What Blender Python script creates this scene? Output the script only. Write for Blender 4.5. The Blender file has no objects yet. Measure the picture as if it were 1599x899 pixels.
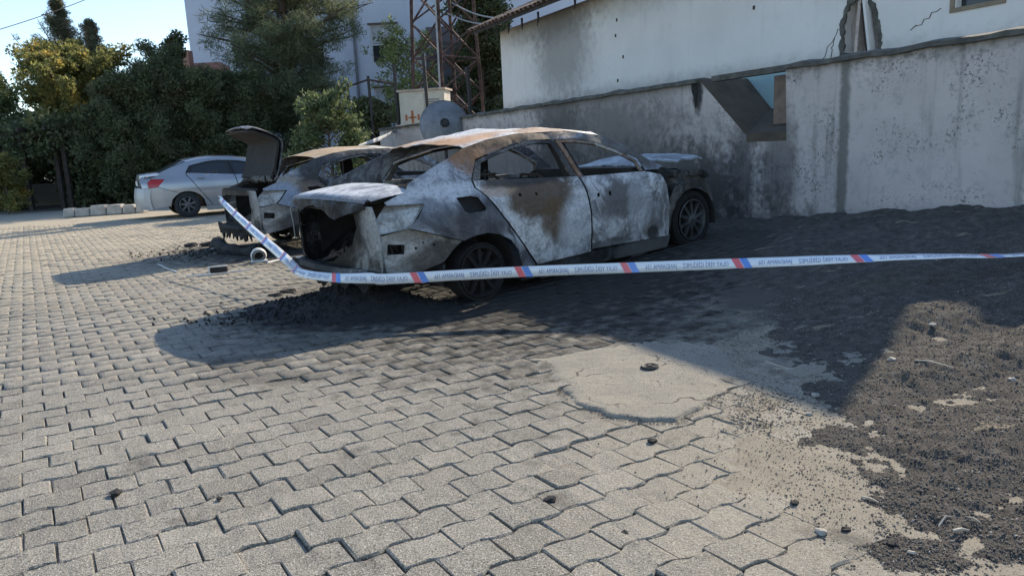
import bpy, bmesh, math, random
import numpy as np
from mathutils import Vector, Matrix, noise as mnoise
from mathutils.geometry import delaunay_2d_cdt
random.seed(7); RNG = np.random.default_rng(7)
SC = bpy.context.scene
COL = SC.collection

# ------------------------------------------------------------------ camera, sky, sun, exposure
cam_d = bpy.data.cameras.new('camera'); cam = bpy.data.objects.new('camera', cam_d); COL.objects.link(cam)
CP, CR, CH = 0.185, 0.047, 1.24
fwd = Vector((0, math.cos(CP), -math.sin(CP))); right = Vector((1, 0, 0)); down = fwd.cross(right)
rx = right*math.cos(CR) + down*math.sin(CR); dn = down*math.cos(CR) - right*math.sin(CR)
cam.matrix_world = Matrix(((rx.x, -dn.x, -fwd.x, 0), (rx.y, -dn.y, -fwd.y, 0), (rx.z, -dn.z, -fwd.z, CH), (0, 0, 0, 1)))
cam_d.sensor_width = 36; cam_d.lens = 36*1150/1599; cam_d.clip_start = .05; cam_d.clip_end = 900
SC.camera = cam
SUN_AZ, SUN_EL = math.radians(34.5), math.radians(32.8)
w = bpy.data.worlds.new('World'); SC.world = w; w.use_nodes = True
wn = w.node_tree.nodes; wl = w.node_tree.links
sky = wn.new('ShaderNodeTexSky'); sky.sky_type = 'NISHITA'; sky.sun_disc = False
sky.sun_elevation = SUN_EL; sky.sun_rotation = SUN_AZ; sky.air_density = 1.0; sky.dust_density = .35; sky.ozone_density = 2.0
hsv = wn.new('ShaderNodeHueSaturation'); hsv.inputs['Saturation'].default_value = 1.0; wl.new(sky.outputs[0], hsv.inputs['Color']); wl.new(hsv.outputs[0], wn['Background'].inputs[0]); wn['Background'].inputs[1].default_value = .135
sd = bpy.data.lights.new('sun', 'SUN'); sun = bpy.data.objects.new('sun', sd); COL.objects.link(sun)
sd.energy = 3.7; sd.angle = math.radians(.55); sd.color = (1, .88, .70)
sv = Vector((math.sin(SUN_AZ)*math.cos(SUN_EL), math.cos(SUN_AZ)*math.cos(SUN_EL), math.sin(SUN_EL)))
sun.rotation_euler = sv.to_track_quat('Z', 'Y').to_euler(); sun.location = (20, 25, 25)
SC.view_settings.view_transform = 'Standard'; SC.view_settings.look = 'None'
SC.view_settings.exposure = .95; SC.view_settings.gamma = 1; SC.view_settings.use_curve_mapping = False
SC.cycles.use_denoising = True; SC.cycles.max_bounces = 6; SC.cycles.transparent_max_bounces = 8

# ------------------------------------------------------------------ helpers
def tag(o, label=None, cat=None, group=None, kind=None):
    if label: o['label'] = label
    if cat: o['category'] = cat
    if group: o['group'] = group
    if kind: o['kind'] = kind
    return o
def empty(name, loc=(0, 0, 0), rz=0):
    o = bpy.data.objects.new(name, None); COL.objects.link(o); o.location = loc; o.rotation_euler = (0, 0, rz)
    o.empty_display_size = .1
    return o
def link(name, me, mat=None, parent=None, smooth=False):
    o = bpy.data.objects.new(name, me); COL.objects.link(o)
    if mat and not me.materials: me.materials.append(mat)
    if parent: o.parent = parent
    if smooth: me.polygons.foreach_set('use_smooth', [True]*len(me.polygons))
    return o
def npmesh(name, V, F):
    """V (n,3), F (m,k) arrays of one face size"""
    me = bpy.data.meshes.new(name); V = np.asarray(V, np.float32); F = np.asarray(F, np.int32)
    me.vertices.add(len(V)); me.vertices.foreach_set('co', V.ravel())
    k = F.shape[1]; me.loops.add(F.size); me.loops.foreach_set('vertex_index', F.ravel())
    me.polygons.add(len(F)); me.polygons.foreach_set('loop_start', np.arange(0, F.size, k, dtype=np.int32))
    me.update(calc_edges=True); me.validate()
    return me
class MB:
    def __init__(s): s.v = []; s.f = []
    def add(s, vs, fs):
        n = len(s.v); s.v += [tuple(q) for q in vs]; s.f += [tuple(i+n for i in f) for f in fs]; return s
    def box(s, a, b):
        x0, y0, z0 = a; x1, y1, z1 = b
        return s.add([(x0,y0,z0),(x1,y0,z0),(x1,y1,z0),(x0,y1,z0),(x0,y0,z1),(x1,y0,z1),(x1,y1,z1),(x0,y1,z1)],
                     [(0,3,2,1),(4,5,6,7),(0,1,5,4),(1,2,6,5),(2,3,7,6),(3,0,4,7)])
    def bar(s, p, q, w, h=None, up=(0, 0, 1)):
        p = Vector(p); q = Vector(q); d = (q-p).normalized(); u = Vector(up)
        if abs(d.dot(u)) > .97: u = Vector((1, 0, 0))
        a = d.cross(u).normalized()*w/2; b = a.cross(d).normalized()*(h or w)/2
        vs = [p-a-b, p+a-b, p+a+b, p-a+b, q-a-b, q+a-b, q+a+b, q-a+b]
        return s.add(vs, [(0,1,2,3),(7,6,5,4),(0,4,5,1),(1,5,6,2),(2,6,7,3),(3,7,4,0)])
    def tube(s, pts, r, n=8, cap=True):
        pts = [Vector(p) for p in pts]; rr = r if hasattr(r, '__len__') else [r]*len(pts)
        rings = []; ref = Vector((0, 0, 1))
        for i, p in enumerate(pts):
            d = (pts[min(i+1, len(pts)-1)] - pts[max(i-1, 0)]).normalized()
            if abs(d.dot(ref)) > .95: ref = Vector((1, .1, 0)).normalized()
            a = d.cross(ref).normalized(); b = d.cross(a)
            rings.append([p+(a*math.cos(t)+b*math.sin(t))*rr[i] for t in [2*math.pi*k/n for k in range(n)]])
        vs = [v for g in rings for v in g]; fs = []
        for i in range(len(pts)-1):
            for k in range(n): fs.append((i*n+k, i*n+(k+1) % n, (i+1)*n+(k+1) % n, (i+1)*n+k))
        if cap: fs += [tuple(range(n))[::-1], tuple((len(pts)-1)*n+k for k in range(n))]
        return s.add(vs, fs)
    def lathe(s, prof, n=28, axis='y', c=(0, 0, 0), a0=0, a1=2*math.pi):
        """prof: (axial, radius)"""
        full = abs(a1-a0-2*math.pi) < 1e-6; m = n if full else n+1; vs = []
        for k in range(m):
            t = a0+(a1-a0)*k/n
            for (h, r) in prof:
                q = {'y': (r*math.cos(t), h, r*math.sin(t)), 'z': (r*math.cos(t), r*math.sin(t), h), 'x': (h, r*math.cos(t), r*math.sin(t))}[axis]
                vs.append((q[0]+c[0], q[1]+c[1], q[2]+c[2]))
        L = len(prof); fs = []
        for k in range(n):
            k2 = (k+1) % m
            for j in range(L-1): fs.append((k*L+j, k2*L+j, k2*L+j+1, k*L+j+1))
        return s.add(vs, fs)
    def mesh(s, name):
        me = bpy.data.meshes.new(name); me.from_pydata(s.v, [], s.f); me.update(); return me
    def build(s, name, mat, parent=None, smooth=False, bevel=0):
        o = link(name, s.mesh(name), mat, parent, smooth)
        if bevel:
            b = o.modifiers.new('bevel', 'BEVEL'); b.width = bevel; b.segments = 2; b.limit_method = 'ANGLE'
        if smooth or bevel:
            e = o.modifiers.new('split', 'EDGE_SPLIT'); e.split_angle = math.radians(42)
        return o
def inpoly(p, poly):
    x, y = p; c = False; j = len(poly)-1
    for i in range(len(poly)):
        xi, yi = poly[i]; xj, yj = poly[j]
        if (yi > y) != (yj > y) and x < (xj-xi)*(y-yi)/(yj-yi)+xi: c = not c
        j = i
    return c
def densify(poly, res, closed=True):
    out = []; n = len(poly)
    for i in range(n if closed else n-1):
        a = poly[i]; b = poly[(i+1) % n]; k = max(1, int(round(math.dist(a, b)/res)))
        out += [(a[0]+(b[0]-a[0])*t/k, a[1]+(b[1]-a[1])*t/k) for t in range(k)]
    return out
def smoothpoly(poly, it=1):
    for _ in range(it):
        out = []
        for i in range(len(poly)):
            a = poly[i]; b = poly[(i+1) % len(poly)]
            out += [(.75*a[0]+.25*b[0], .75*a[1]+.25*b[1]), (.25*a[0]+.75*b[0], .25*a[1]+.75*b[1])]
        poly = out
    return poly
def surf(name, outline, fmap, mat, parent=None, holes=(), res=.06, flip=False, thick=.004, smooth=True, split=40):
    """a filled 2-D outline with holes mapped to 3-D by fmap, given real thickness"""
    loops = [densify(outline, res)] + [densify(h, res) for h in holes]
    pts = []; edges = []
    for lp in loops:
        n0 = len(pts); pts += lp; edges += [(n0+i, n0+(i+1) % len(lp)) for i in range(len(lp))]
    B = np.array(pts); x0, y0 = B.min(0); x1, y1 = B.max(0)
    gx = np.arange(x0+res*.5, x1, res); gy = np.arange(y0+res*.5, y1, res)
    for i, a in enumerate(gx):
        for b in gy:
            q = (a+random.uniform(-.1, .1)*res, b+(res*.25 if i % 2 else -res*.25))
            if inpoly(q, loops[0]) and not any(inpoly(q, l) for l in loops[1:]):
                if ((B[:, 0]-q[0])**2+(B[:, 1]-q[1])**2).min() > (res*.45)**2: pts.append(q)
    vs, es, fs = delaunay_2d_cdt([Vector(p) for p in pts], edges, [], 0, 1e-5)[:3]
    out = []
    for f in fs:
        c = sum((vs[i] for i in f), Vector((0, 0)))/len(f)
        if inpoly(c, loops[0]) and not any(inpoly(c, l) for l in loops[1:]):
            a = sum(vs[f[i]].x*vs[f[(i+1) % 3]].y-vs[f[(i+1) % 3]].x*vs[f[i]].y for i in range(3))
            f = list(f) if a > 0 else list(f)[::-1]
            out.append(f[::-1] if flip else f)
    me = bpy.data.meshes.new(name); me.from_pydata([fmap(v.x, v.y) for v in vs], [], out); me.update()
    bm = bmesh.new(); bm.from_mesh(me); bmesh.ops.delete(bm, geom=[v for v in bm.verts if not v.link_faces], context='VERTS'); bm.to_mesh(me); bm.free()
    o = link(name, me, mat, parent, smooth)
    if thick:
        s = o.modifiers.new('solid', 'SOLIDIFY'); s.thickness = thick; s.offset = -1
    e = o.modifiers.new('split', 'EDGE_SPLIT'); e.split_angle = math.radians(split)
    return o
def nz(x, y=0., z=0., s=1.): return mnoise.noise(Vector((x*s, y*s, z*s)))
def fbm(x, y, s, o=4):
    v = 0; a = 1; t = 0
    for k in range(o): v += a*mnoise.noise(Vector((x*s, y*s, 3.7*k))); t += a; a *= .5; s *= 2.1
    return v/t
def interp(x, xs, ys): return float(np.interp(x, xs, ys))
def sstep(a, b, x):
    t = min(1, max(0, (x-a)/(b-a))); return t*t*(3-2*t)

# ------------------------------------------------------------------ materials
class Nd:
    def __init__(s, name):
        s.m = bpy.data.materials.new(name); s.m.use_nodes = True; s.t = s.m.node_tree; s.n = s.t.nodes
        s.p = s.n['Principled BSDF']; s.out = s.n['Material Output']
    def new(s, t, **kw):
        x = s.n.new(t)
        for k, v in kw.items(): setattr(x, k, v)
        return x
    def put(s, sock, v):
        if isinstance(v, bpy.types.NodeSocket): s.t.links.new(v, sock)
        elif v is not None:
            sock.default_value = (*v, 1) if (hasattr(v, '__len__') and len(v) == 3 and sock.type == 'RGBA') else v
    def coord(s, kind='Object', scale=None, loc=None):
        if kind == 'Position': c = s.new('ShaderNodeNewGeometry').outputs['Position']
        else: c = s.new('ShaderNodeTexCoord').outputs[kind]
        if scale or loc:
            mp = s.new('ShaderNodeMapping'); s.put(mp.inputs[0], c)
            if scale: mp.inputs['Scale'].default_value = scale if hasattr(scale, '__len__') else (scale,)*3
            if loc: mp.inputs['Location'].default_value = loc
            c = mp.outputs[0]
        return c
    def noise(s, vec, scale=5., detail=4., rough=.55, dist=0.):
        x = s.new('ShaderNodeTexNoise'); s.put(x.inputs['Vector'], vec); x.inputs['Scale'].default_value = scale
        x.inputs['Detail'].default_value = detail; x.inputs['Roughness'].default_value = rough; x.inputs['Distortion'].default_value = dist
        return x.outputs['Fac']
    def voro(s, vec, scale=5., feature='F1'):
        x = s.new('ShaderNodeTexVoronoi', feature=feature); s.put(x.inputs['Vector'], vec); x.inputs['Scale'].default_value = scale
        return x.outputs['Distance']
    def ramp(s, fac, stops):
        x = s.new('ShaderNodeValToRGB'); s.put(x.inputs[0], fac); e = x.color_ramp.elements
        while len(e) < len(stops): e.new(.5)
        for k, (p, c) in zip(e, stops): k.position = p; k.color = (*c, 1) if hasattr(c, '__len__') else (c, c, c, 1)
        return x.outputs[0]
    def mix(s, f, a, b, mode='MIX'):
        x = s.new('ShaderNodeMix', data_type='RGBA', blend_type=mode); s.put(x.inputs[0], f); s.put(x.inputs[6], a); s.put(x.inputs[7], b)
        return x.outputs[2]
    def math(s, op, a, b=None, clamp=False):
        x = s.new('ShaderNodeMath', operation=op, use_clamp=clamp); s.put(x.inputs[0], a)
        if b is not None: s.put(x.inputs[1], b)
        return x.outputs[0]
    def rng(s, v, a, b, c=0., d=1.):
        x = s.new('ShaderNodeMapRange', interpolation_type='SMOOTHSTEP'); s.put(x.inputs[0], v)
        for i, q in zip((1, 2, 3, 4), (a, b, c, d)): x.inputs[i].default_value = q
        return x.outputs[0]
    def blob(s, vec, c, r, nf=None, soft=.6, amt=.5, sc=None):
        """1 inside a noisy ellipsoid of radius r about c"""
        mp = s.new('ShaderNodeMapping'); mp.vector_type = 'POINT'; s.put(mp.inputs[0], vec)
        sc = sc or (1/r,)*3; mp.inputs['Scale'].default_value = sc
        mp.inputs['Location'].default_value = tuple(-a*b for a, b in zip(c, sc))
        L = s.new('ShaderNodeVectorMath', operation='LENGTH'); s.put(L.inputs[0], mp.outputs[0])
        d = L.outputs['Value']
        if nf is not None: d = s.math('ADD', d, s.math('MULTIPLY', s.math('SUBTRACT', nf, .5), 2*amt))
        return s.rng(d, 1+soft*.4, 1-soft*.6, 0., 1.)
    def bump(s, h, strength=.3, dist=.02):
        x = s.new('ShaderNodeBump'); x.inputs['Strength'].default_value = strength; x.inputs['Distance'].default_value = dist
        s.put(x.inputs['Height'], h); s.put(s.p.inputs['Normal'], x.outputs[0]); return x
    def fin(s, col, rough=.7, metal=0., spec=None):
        s.put(s.p.inputs['Base Color'], col); s.put(s.p.inputs['Roughness'], rough); s.put(s.p.inputs['Metallic'], metal)
        if spec is not None: s.p.inputs['Specular IOR Level'].default_value = spec
        return s.m
def plain(name, col, rough=.7, metal=0., var=.25, scale=6., bump=0., bscale=60., spec=None):
    d = Nd(name); c = d.coord('Object')
    f = d.noise(c, scale, 6, .6)
    m = d.ramp(f, [(.25, tuple(x*(1-var) for x in col)), (.75, tuple(min(1, x*(1+var)) for x in col))])
    if bump: d.bump(d.noise(c, bscale, 4, .6), bump, .01)
    return d.fin(m, rough, metal, spec)
def burnt(name, seed, cols, pos=(.3, .48, .66), blobs=(), scale=2.2, rough=.62, metal=.15, streak=1., spec=.3):
    """scorched bare sheet metal: soot, blue-grey oxide and white ash in warped drifts; blobs add rust or soot patches"""
    d = Nd(name); c = d.coord('Object'); cs = d.coord('Object', (1, 1, streak), (seed*3.1, seed*1.7, seed))
    wv = d.new('ShaderNodeTexNoise'); d.put(wv.inputs['Vector'], cs); wv.inputs['Scale'].default_value = 1.6; wv.inputs['Detail'].default_value = 3
    ad = d.new('ShaderNodeVectorMath', operation='MULTIPLY_ADD'); d.put(ad.inputs[0], wv.outputs['Color']); ad.inputs[1].default_value = (.9, .9, .9); d.put(ad.inputs[2], cs)
    n1 = d.noise(ad.outputs[0], scale, 12, .62, 1.2)
    n2 = d.noise(cs, 9, 8, .65, .2); n3 = d.noise(cs, 45, 5, .7)
    col = d.ramp(n1, [(.5+(q-.5)*.5, k) for q, k in zip(pos, cols)])
    col = d.mix(d.rng(n2, .45, .62, 0, .5), col, tuple(x*.5 for x in cols[1]))
    # crisp flake edges, thin swirled ash lines, fine rust grain
    fl = d.noise(ad.outputs[0], scale*1.7, 12, .66, 1.6)
    col = d.mix(d.rng(fl, .55, .59, 0, .42), col, tuple(min(1, x*1.25) for x in cols[2]))
    col = d.mix(d.rng(fl, .42, .39, 0, .35), col, tuple(x*.8 for x in cols[0]))
    ln = d.math('ABSOLUTE', d.math('SUBTRACT', d.noise(ad.outputs[0], scale*1.5, 5, .5, 2.6), .5))
    col = d.mix(d.math('MULTIPLY', d.rng(ln, .014, .004, 0, .3), d.rng(n2, .4, .6)), col, tuple(min(1, x*1.3) for x in cols[2]))
    for (cc, r, bc, amt, sc, *na) in blobs:
        col = d.mix(d.math('MULTIPLY', d.blob(c, cc, r, d.math('ADD', d.math('MULTIPLY', n1, .6), d.math('MULTIPLY', n2, .4)), .5, na[0] if na else .9, sc), amt), col, bc)
    col = d.mix(d.rng(d.noise(cs, 26, 6, .75), .56, .64, 0, .45), col, (.10, .062, .036))
    col = d.mix(d.rng(n3, .45, .70, 0, .42), col, (.05, .045, .04))
    hh = d.math('ADD', d.math('MULTIPLY', n1, .7), d.math('MULTIPLY', n3, .12))
    d.bump(hh, .5, .025)
    return d.fin(col, rough, metal, spec)

# ------------------------------------------------------------------ terrain
NX, NY = .8954, .4452            # wall normal; d = distance along it, s = distance along the wall (far = +)
def dS(x, y): return NX*x+NY*y, -NY*x+NX*y
def W(s, d, z=0.): return (NX*d-NY*s, NY*d+NX*s, z)
def terrain(x, y):
    d, s = dS(x, y)
    z = .049*max(0., min(d, 7.)-2.3)
    z = z if d > 3.2 else .049*.5*(max(0, d-1.4)**2)/1.8
    if d > 3.2: z = .049*(d-2.3)
    m = sstep(7.6, 2.8, s)*.34+sstep(2.8, -2, s)*.2
    z += m*sstep(3.4, 6.7, d)
    return z if d < 7.2 else z
SOOT_SHADE = (.018, .017, .016)

def ground_mat(name, lo, hi, speck=True, per=False, sand=None):
    d = Nd(name); P = d.coord('Position')
    n1 = d.noise(P, 1.1, 6, .6); n2 = d.noise(P, 9, 5, .6); n3 = d.noise(P, 130, 3, .8); n4 = d.noise(P, 260, 2, .6)
    col = d.ramp(n1, [(.3, lo), (.7, hi)])
    if per:
        a = d.new('ShaderNodeObjectInfo').outputs['Random']; b = d.new('ShaderNodeNewGeometry').outputs['Random Per Island']
        f = d.math('FRACT', d.math('ADD', d.math('MULTIPLY', a, 7.31), b))
        col = d.mix(1., col, d.ramp(f, [(0, .66), (.08, .84), (.3, .95), (.6, 1.), (.9, 1.06), (1, 1.18)]), 'MULTIPLY')
        fw = d.math('FRACT', d.math('MULTIPLY', f, 13.7))
        col = d.mix(d.rng(fw, .7, 1., 0, .15), col, (.33, .27, .20))
    col = d.mix(d.rng(d.noise(d.coord('Position', 1, (3, 7, 0)), .9, 5, .65), .48, .68, 0, .38), col, tuple(x*.42 for x in lo))
    col = d.mix(d.rng(n2, .45, .75, 0, .35), col, tuple(x*.55 for x in lo))
    # exposed aggregate: dark pits and light grains
    col = d.mix(d.rng(n3, .47, .58, 0, .85), col, tuple(x*.22 for x in lo))
    col = d.mix(d.rng(n4, .55, .65, 0, .8), col, (.70, .66, .58))
    if sand: # wind-blown pale sand to the far left
        col = d.mix(d.math('MULTIPLY', d.blob(P, (-9, 16, 0), 9, n1, .9, .5), .8), col, (.43, .37, .275))
        col = d.mix(d.math('MULTIPLY', d.blob(P, (1.1, 3., 0), 1.1, n2, .9, .6, (1.1, .55, .5)), .35), col, (.36, .31, .23))
    # soot and burnt rubber round the wrecks, shade beneath painted in; isolated oil spots
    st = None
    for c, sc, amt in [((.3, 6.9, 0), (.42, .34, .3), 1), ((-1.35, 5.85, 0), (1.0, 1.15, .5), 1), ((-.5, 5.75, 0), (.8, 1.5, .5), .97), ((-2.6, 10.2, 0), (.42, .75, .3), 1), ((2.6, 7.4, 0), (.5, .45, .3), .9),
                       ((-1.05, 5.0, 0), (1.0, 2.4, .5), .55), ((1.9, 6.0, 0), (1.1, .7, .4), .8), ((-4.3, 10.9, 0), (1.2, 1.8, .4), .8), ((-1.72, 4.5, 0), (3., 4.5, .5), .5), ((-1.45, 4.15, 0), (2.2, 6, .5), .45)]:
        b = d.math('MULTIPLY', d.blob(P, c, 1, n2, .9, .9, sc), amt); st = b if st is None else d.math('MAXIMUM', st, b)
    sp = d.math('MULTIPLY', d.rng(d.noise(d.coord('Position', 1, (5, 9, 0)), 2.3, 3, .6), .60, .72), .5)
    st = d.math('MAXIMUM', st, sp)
    col = d.mix(d.math('MULTIPLY', st, .93), col, SOOT_SHADE)
    d.bump(d.math('ADD', d.math('MULTIPLY', n3, 1.2), n2), .8, .007)
    return d.fin(col, .9, 0, .25)
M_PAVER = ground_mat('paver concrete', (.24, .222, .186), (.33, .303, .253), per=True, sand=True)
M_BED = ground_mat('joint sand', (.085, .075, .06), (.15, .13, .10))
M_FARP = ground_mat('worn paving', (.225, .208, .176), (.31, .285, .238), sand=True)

# one big sheet: fine near the camera, coarse to the horizon
ax = np.unique(np.concatenate([np.linspace(-300, -30, 14), np.arange(-30, -10, 1.5), np.arange(-10, 9, .3), np.arange(9, 30, 2), np.linspace(30, 300, 12)]))
ay = np.unique(np.concatenate([np.linspace(-60, -3, 8), np.arange(-3, 16, .3), np.arange(16, 40, 1.5), np.linspace(40, 500, 14)]))
V = [(x, y, terrain(x, y)-.013) for y in ay for x in ax]; n = len(ax)
F = [(j*n+i, j*n+i+1, (j+1)*n+i+1, (j+1)*n+i) for j in range(len(ay)-1) for i in range(n-1)]
tag(link('ground', npmesh('ground', V, F), M_BED, smooth=True), kind='structure')

# far paving: the same surface where single pavers are too small to tell apart
pav = tag(empty('pavement'), kind='structure')
def far_sheet():
    V = []; F = []; xs = np.arange(-26, 3.6, .4); ys = np.arange(17., 24.2, .4); n = len(xs)
    for y in ys:
        for x in xs: V.append((x, y, terrain(x, y)+.006*fbm(x, y, .8)-.006))
    F = [(j*n+i, j*n+i+1, (j+1)*n+i+1, (j+1)*n+i) for j in range(len(ys)-1) for i in range(n-1)]
    link('worn_surface', npmesh('worn_surface', V, F), M_FARP, pav, True)
far_sheet()

# interlocking pavers
PL, PWD, PA = .196, .153, math.radians(32.8)
GAP = .0019; AMP = .0105
def s_wave(u):                       # long joints step once in every half stone
    u = (u/PL) % 1.0
    if u < .42: return AMP*(1-.25*u)
    if u < .58: return AMP*(1-.1)*(1-2*(u-.42)/.16)
    return -AMP*(1-.25*(1-u))
def paver_mesh(odd, k):
    r = random.Random(k*2+odd); us = [0, .2, .4, .6, .8, 1.]
    def ring(ins, z, jit=0):
        lo = [(u*PL, s_wave(u*PL+(PL/2 if odd else 0)-1e-6 if u == 1. else u*PL+(PL/2 if odd else 0)+1e-6)) for u in us]
        L = [(GAP+ins if u == 0 else PL-GAP-ins if u == PL else u, v+GAP+ins) for u, v in lo]
        H = [(GAP+ins if u == 0 else PL-GAP-ins if u == PL else u, v+PWD-GAP-ins) for u, v in lo]
        return [(a-PL/2+r.uniform(-jit, jit), b-PWD/2+r.uniform(-jit, jit), z+r.uniform(-jit, jit)*.6) for a, b in L+H[::-1]]
    m = len(us)*2
    bot = ring(0, -.035); mid = ring(.0, -.0055, .0026); top = ring(.0048, 0, .0028)
    fs = [(i, (i+1) % m, m+(i+1) % m, m+i) for i in range(m)]+[(m+i, m+(i+1) % m, 2*m+(i+1) % m, 2*m+i) for i in range(m)]
    k6 = len(us)
    fs += [(2*m+i, 2*m+i+1, 2*m+m-2-i, 2*m+m-1-i) for i in range(k6-1)]
    return bot+mid+top, fs
PM = {(o, k): paver_mesh(o, k) for o in (0, 1) for k in range(6)}
PME = {}
for key, (vs, fs) in PM.items():
    me = bpy.data.meshes.new('paver'); me.from_pydata(vs, [], fs); me.materials.append(M_PAVER); PME[key] = me
ca, sa = math.cos(PA), math.sin(PA)
cand = []
PATCH = [(-.02, 4.30), (.14, 4.1), (.22, 3.72), (.27, 3.48), (.43, 3.24), (.58, 3.16), (.72, 3.13), (.86, 3.3), (1.06, 3.52), (1.24, 3.76), (1.30, 4.1), (1.2, 4.42), (.9, 4.55), (.55, 4.48), (.25, 4.36)]
def dirt_edge(y): return interp(y, [1.5, 1.9, 2.26, 2.67, 3.22, 4.06, 5.38, 7.5], [1.05, 1.10, 1.08, 1.10, 1.27, 1.38, 1.75, 2.6])
for r in range(-150, 150):
    for k in range(-150, 150):
        u = (k+(.5 if r % 2 else 0))*PL; v = r*PWD
        x = ca*u-sa*v; y = 6+sa*u+ca*v
        if not (1.3 < y < 17.6 and -.72*y-3.6 < x < 3.4): continue
        if x > dirt_edge(y)+.5 or inpoly((x, y), PATCH) and min(math.dist((x, y), q) for q in densify(PATCH, .05)) > .09: continue
        d_, s_ = dS(x, y)
        if d_ > 6.2: continue
        dep = y*math.cos(CP)+(CH)*math.sin(CP); px = 799.5+1150*x/dep; py = 449.5+1150*((CH)*math.cos(CP)-y*math.sin(CP))/dep
        seen = -60 < px < 1660 and py < 960
        cand.append((0 if seen else 1, dep, x, y, r % 2))
cand.sort()
FV = []; FF = []; nb = 0; npav = 0
for q, (out, dep, x, y, odd) in enumerate(cand):
    key = (odd, random.randrange(6)); e = .12
    gx = (terrain(x+e, y)-terrain(x-e, y))/(2*e); gy = (terrain(x, y+e)-terrain(x, y-e))/(2*e)
    sag = .018*fbm(x, y, .7, 2)
    z = terrain(x, y)+random.gauss(0, .0022)-(.008 if random.random() < .02 else 0)+sag-.001
    tx, ty = math.atan(gy)+random.gauss(0, .011), -math.atan(gx)+random.gauss(0, .011); rz = PA+random.gauss(0, .008)
    R = Matrix.Translation((x+random.gauss(0, .0012), y+random.gauss(0, .0012), z)) @ Matrix.Rotation(tx, 4, 'X') @ Matrix.Rotation(ty, 4, 'Y') @ Matrix.Rotation(rz, 4, 'Z')
    if npav < 298 and not out:
        o = bpy.data.objects.new('paver', PME[key]); COL.objects.link(o); o.parent = pav; o.matrix_world = R; npav += 1
    else:
        vs, fs = PM[key]; A = np.array(vs) @ np.array(R.to_3x3()).T + np.array(R.translation)
        FV.append(A); FF.append(np.array(fs)+nb); nb += len(vs)
o = link('paver_field', npmesh('paver_field', np.concatenate(FV), np.concatenate(FF)), M_PAVER, pav); o['kind'] = 'stuff'

# broken concrete patch over a drain, raised a little above the pavers
dm = Nd('sandy concrete'); P = dm.coord('Position'); n1 = dm.noise(P, 3, 6, .6); n3 = dm.noise(P, 140, 4, .75); n2 = dm.noise(P, 18, 5, .65)
c = dm.ramp(n1, [(.3, (.25, .23, .19)), (.7, (.335, .305, .245))]); c = dm.mix(dm.rng(n3, .52, .63, 0, .85), c, (.07, .065, .06)); c = dm.mix(dm.rng(n2, .55, .75, 0, .6), c, (.22, .2, .17))
wc = dm.new('ShaderNodeVectorMath', operation='MULTIPLY_ADD'); wn_2 = dm.new('ShaderNodeTexNoise'); dm.put(wn_2.inputs['Vector'], P); wn_2.inputs['Scale'].default_value = 5; dm.put(wc.inputs[0], wn_2.outputs['Color']); wc.inputs[1].default_value = (.35, .35, 0); dm.put(wc.inputs[2], P)
ck = dm.rng(dm.voro(wc.outputs[0], 1.7, 'DISTANCE_TO_EDGE'), .013, .003); c = dm.mix(dm.math('MULTIPLY', ck, dm.rng(n1, .42, .58, 0, .85)), c, (.035, .032, .03))
dm.bump(dm.math('ADD', n3, dm.math('MULTIPLY', n2, 1.5)), .6, .008); M_CONC = dm.fin(c, .92, 0, .2)
def patch_sd(x, y):
    P2 = np.array(PATCHD); d2 = math.sqrt(((P2[:, 0]-x)**2+(P2[:, 1]-y)**2).min()); return d2 if inpoly((x, y), PATCH) else -d2
PATCHD = densify(PATCH, .02)
def patch_h(x, y):
    sd_ = patch_sd(x, y)
    if sd_ < -.12: return -.05
    sd_ += .045*fbm(x, y, 5, 3)+.02*fbm(x, y, 20, 2)
    lowf = sstep(3.95, 3.4, y)*sstep(1.25, .9, x)                     # the near lip is broken off sharply, the rest feathers out
    e = sstep(-.004, .012, sd_)*lowf+sstep(-.03, .10, sd_)*(1-lowf)
    return -.022+.024*e+.012*lowf*e*sstep(.35, .0, sd_)+.006*fbm(x, y, 3)+.0025*fbm(x, y, 22, 2)
def patch_map(x, y): return (x, y, terrain(x, y)+patch_h(x, y))
def drift(name, x0, x1, y0, y1, st, fz, mat, keep=None):
    xs = np.arange(x0, x1, st); ys = np.arange(y0, y1, st); n = len(xs); V = []; ok = []
    for y in ys:
        for x in xs:
            h = fz(x, y); V.append((x, y, terrain(x, y)+h)); ok.append(h > -.012)
    F = [(j*n+i, j*n+i+1, (j+1)*n+i+1, (j+1)*n+i) for j in range(len(ys)-1) for i in range(n-1) if ok[j*n+i] or ok[j*n+i+1] or ok[(j+1)*n+i+1] or ok[(j+1)*n+i]]
    me = npmesh(name, V, F); bm = bmesh.new(); bm.from_mesh(me); bmesh.ops.delete(bm, geom=[v for v in bm.verts if not v.link_faces], context='VERTS'); bm.to_mesh(me); bm.free()
    return link(name, me, mat, smooth=True)
tag(drift('concrete_patch', -.2, 1.5, 2.95, 4.75, .016, patch_h, M_CONC), kind='structure')

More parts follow.
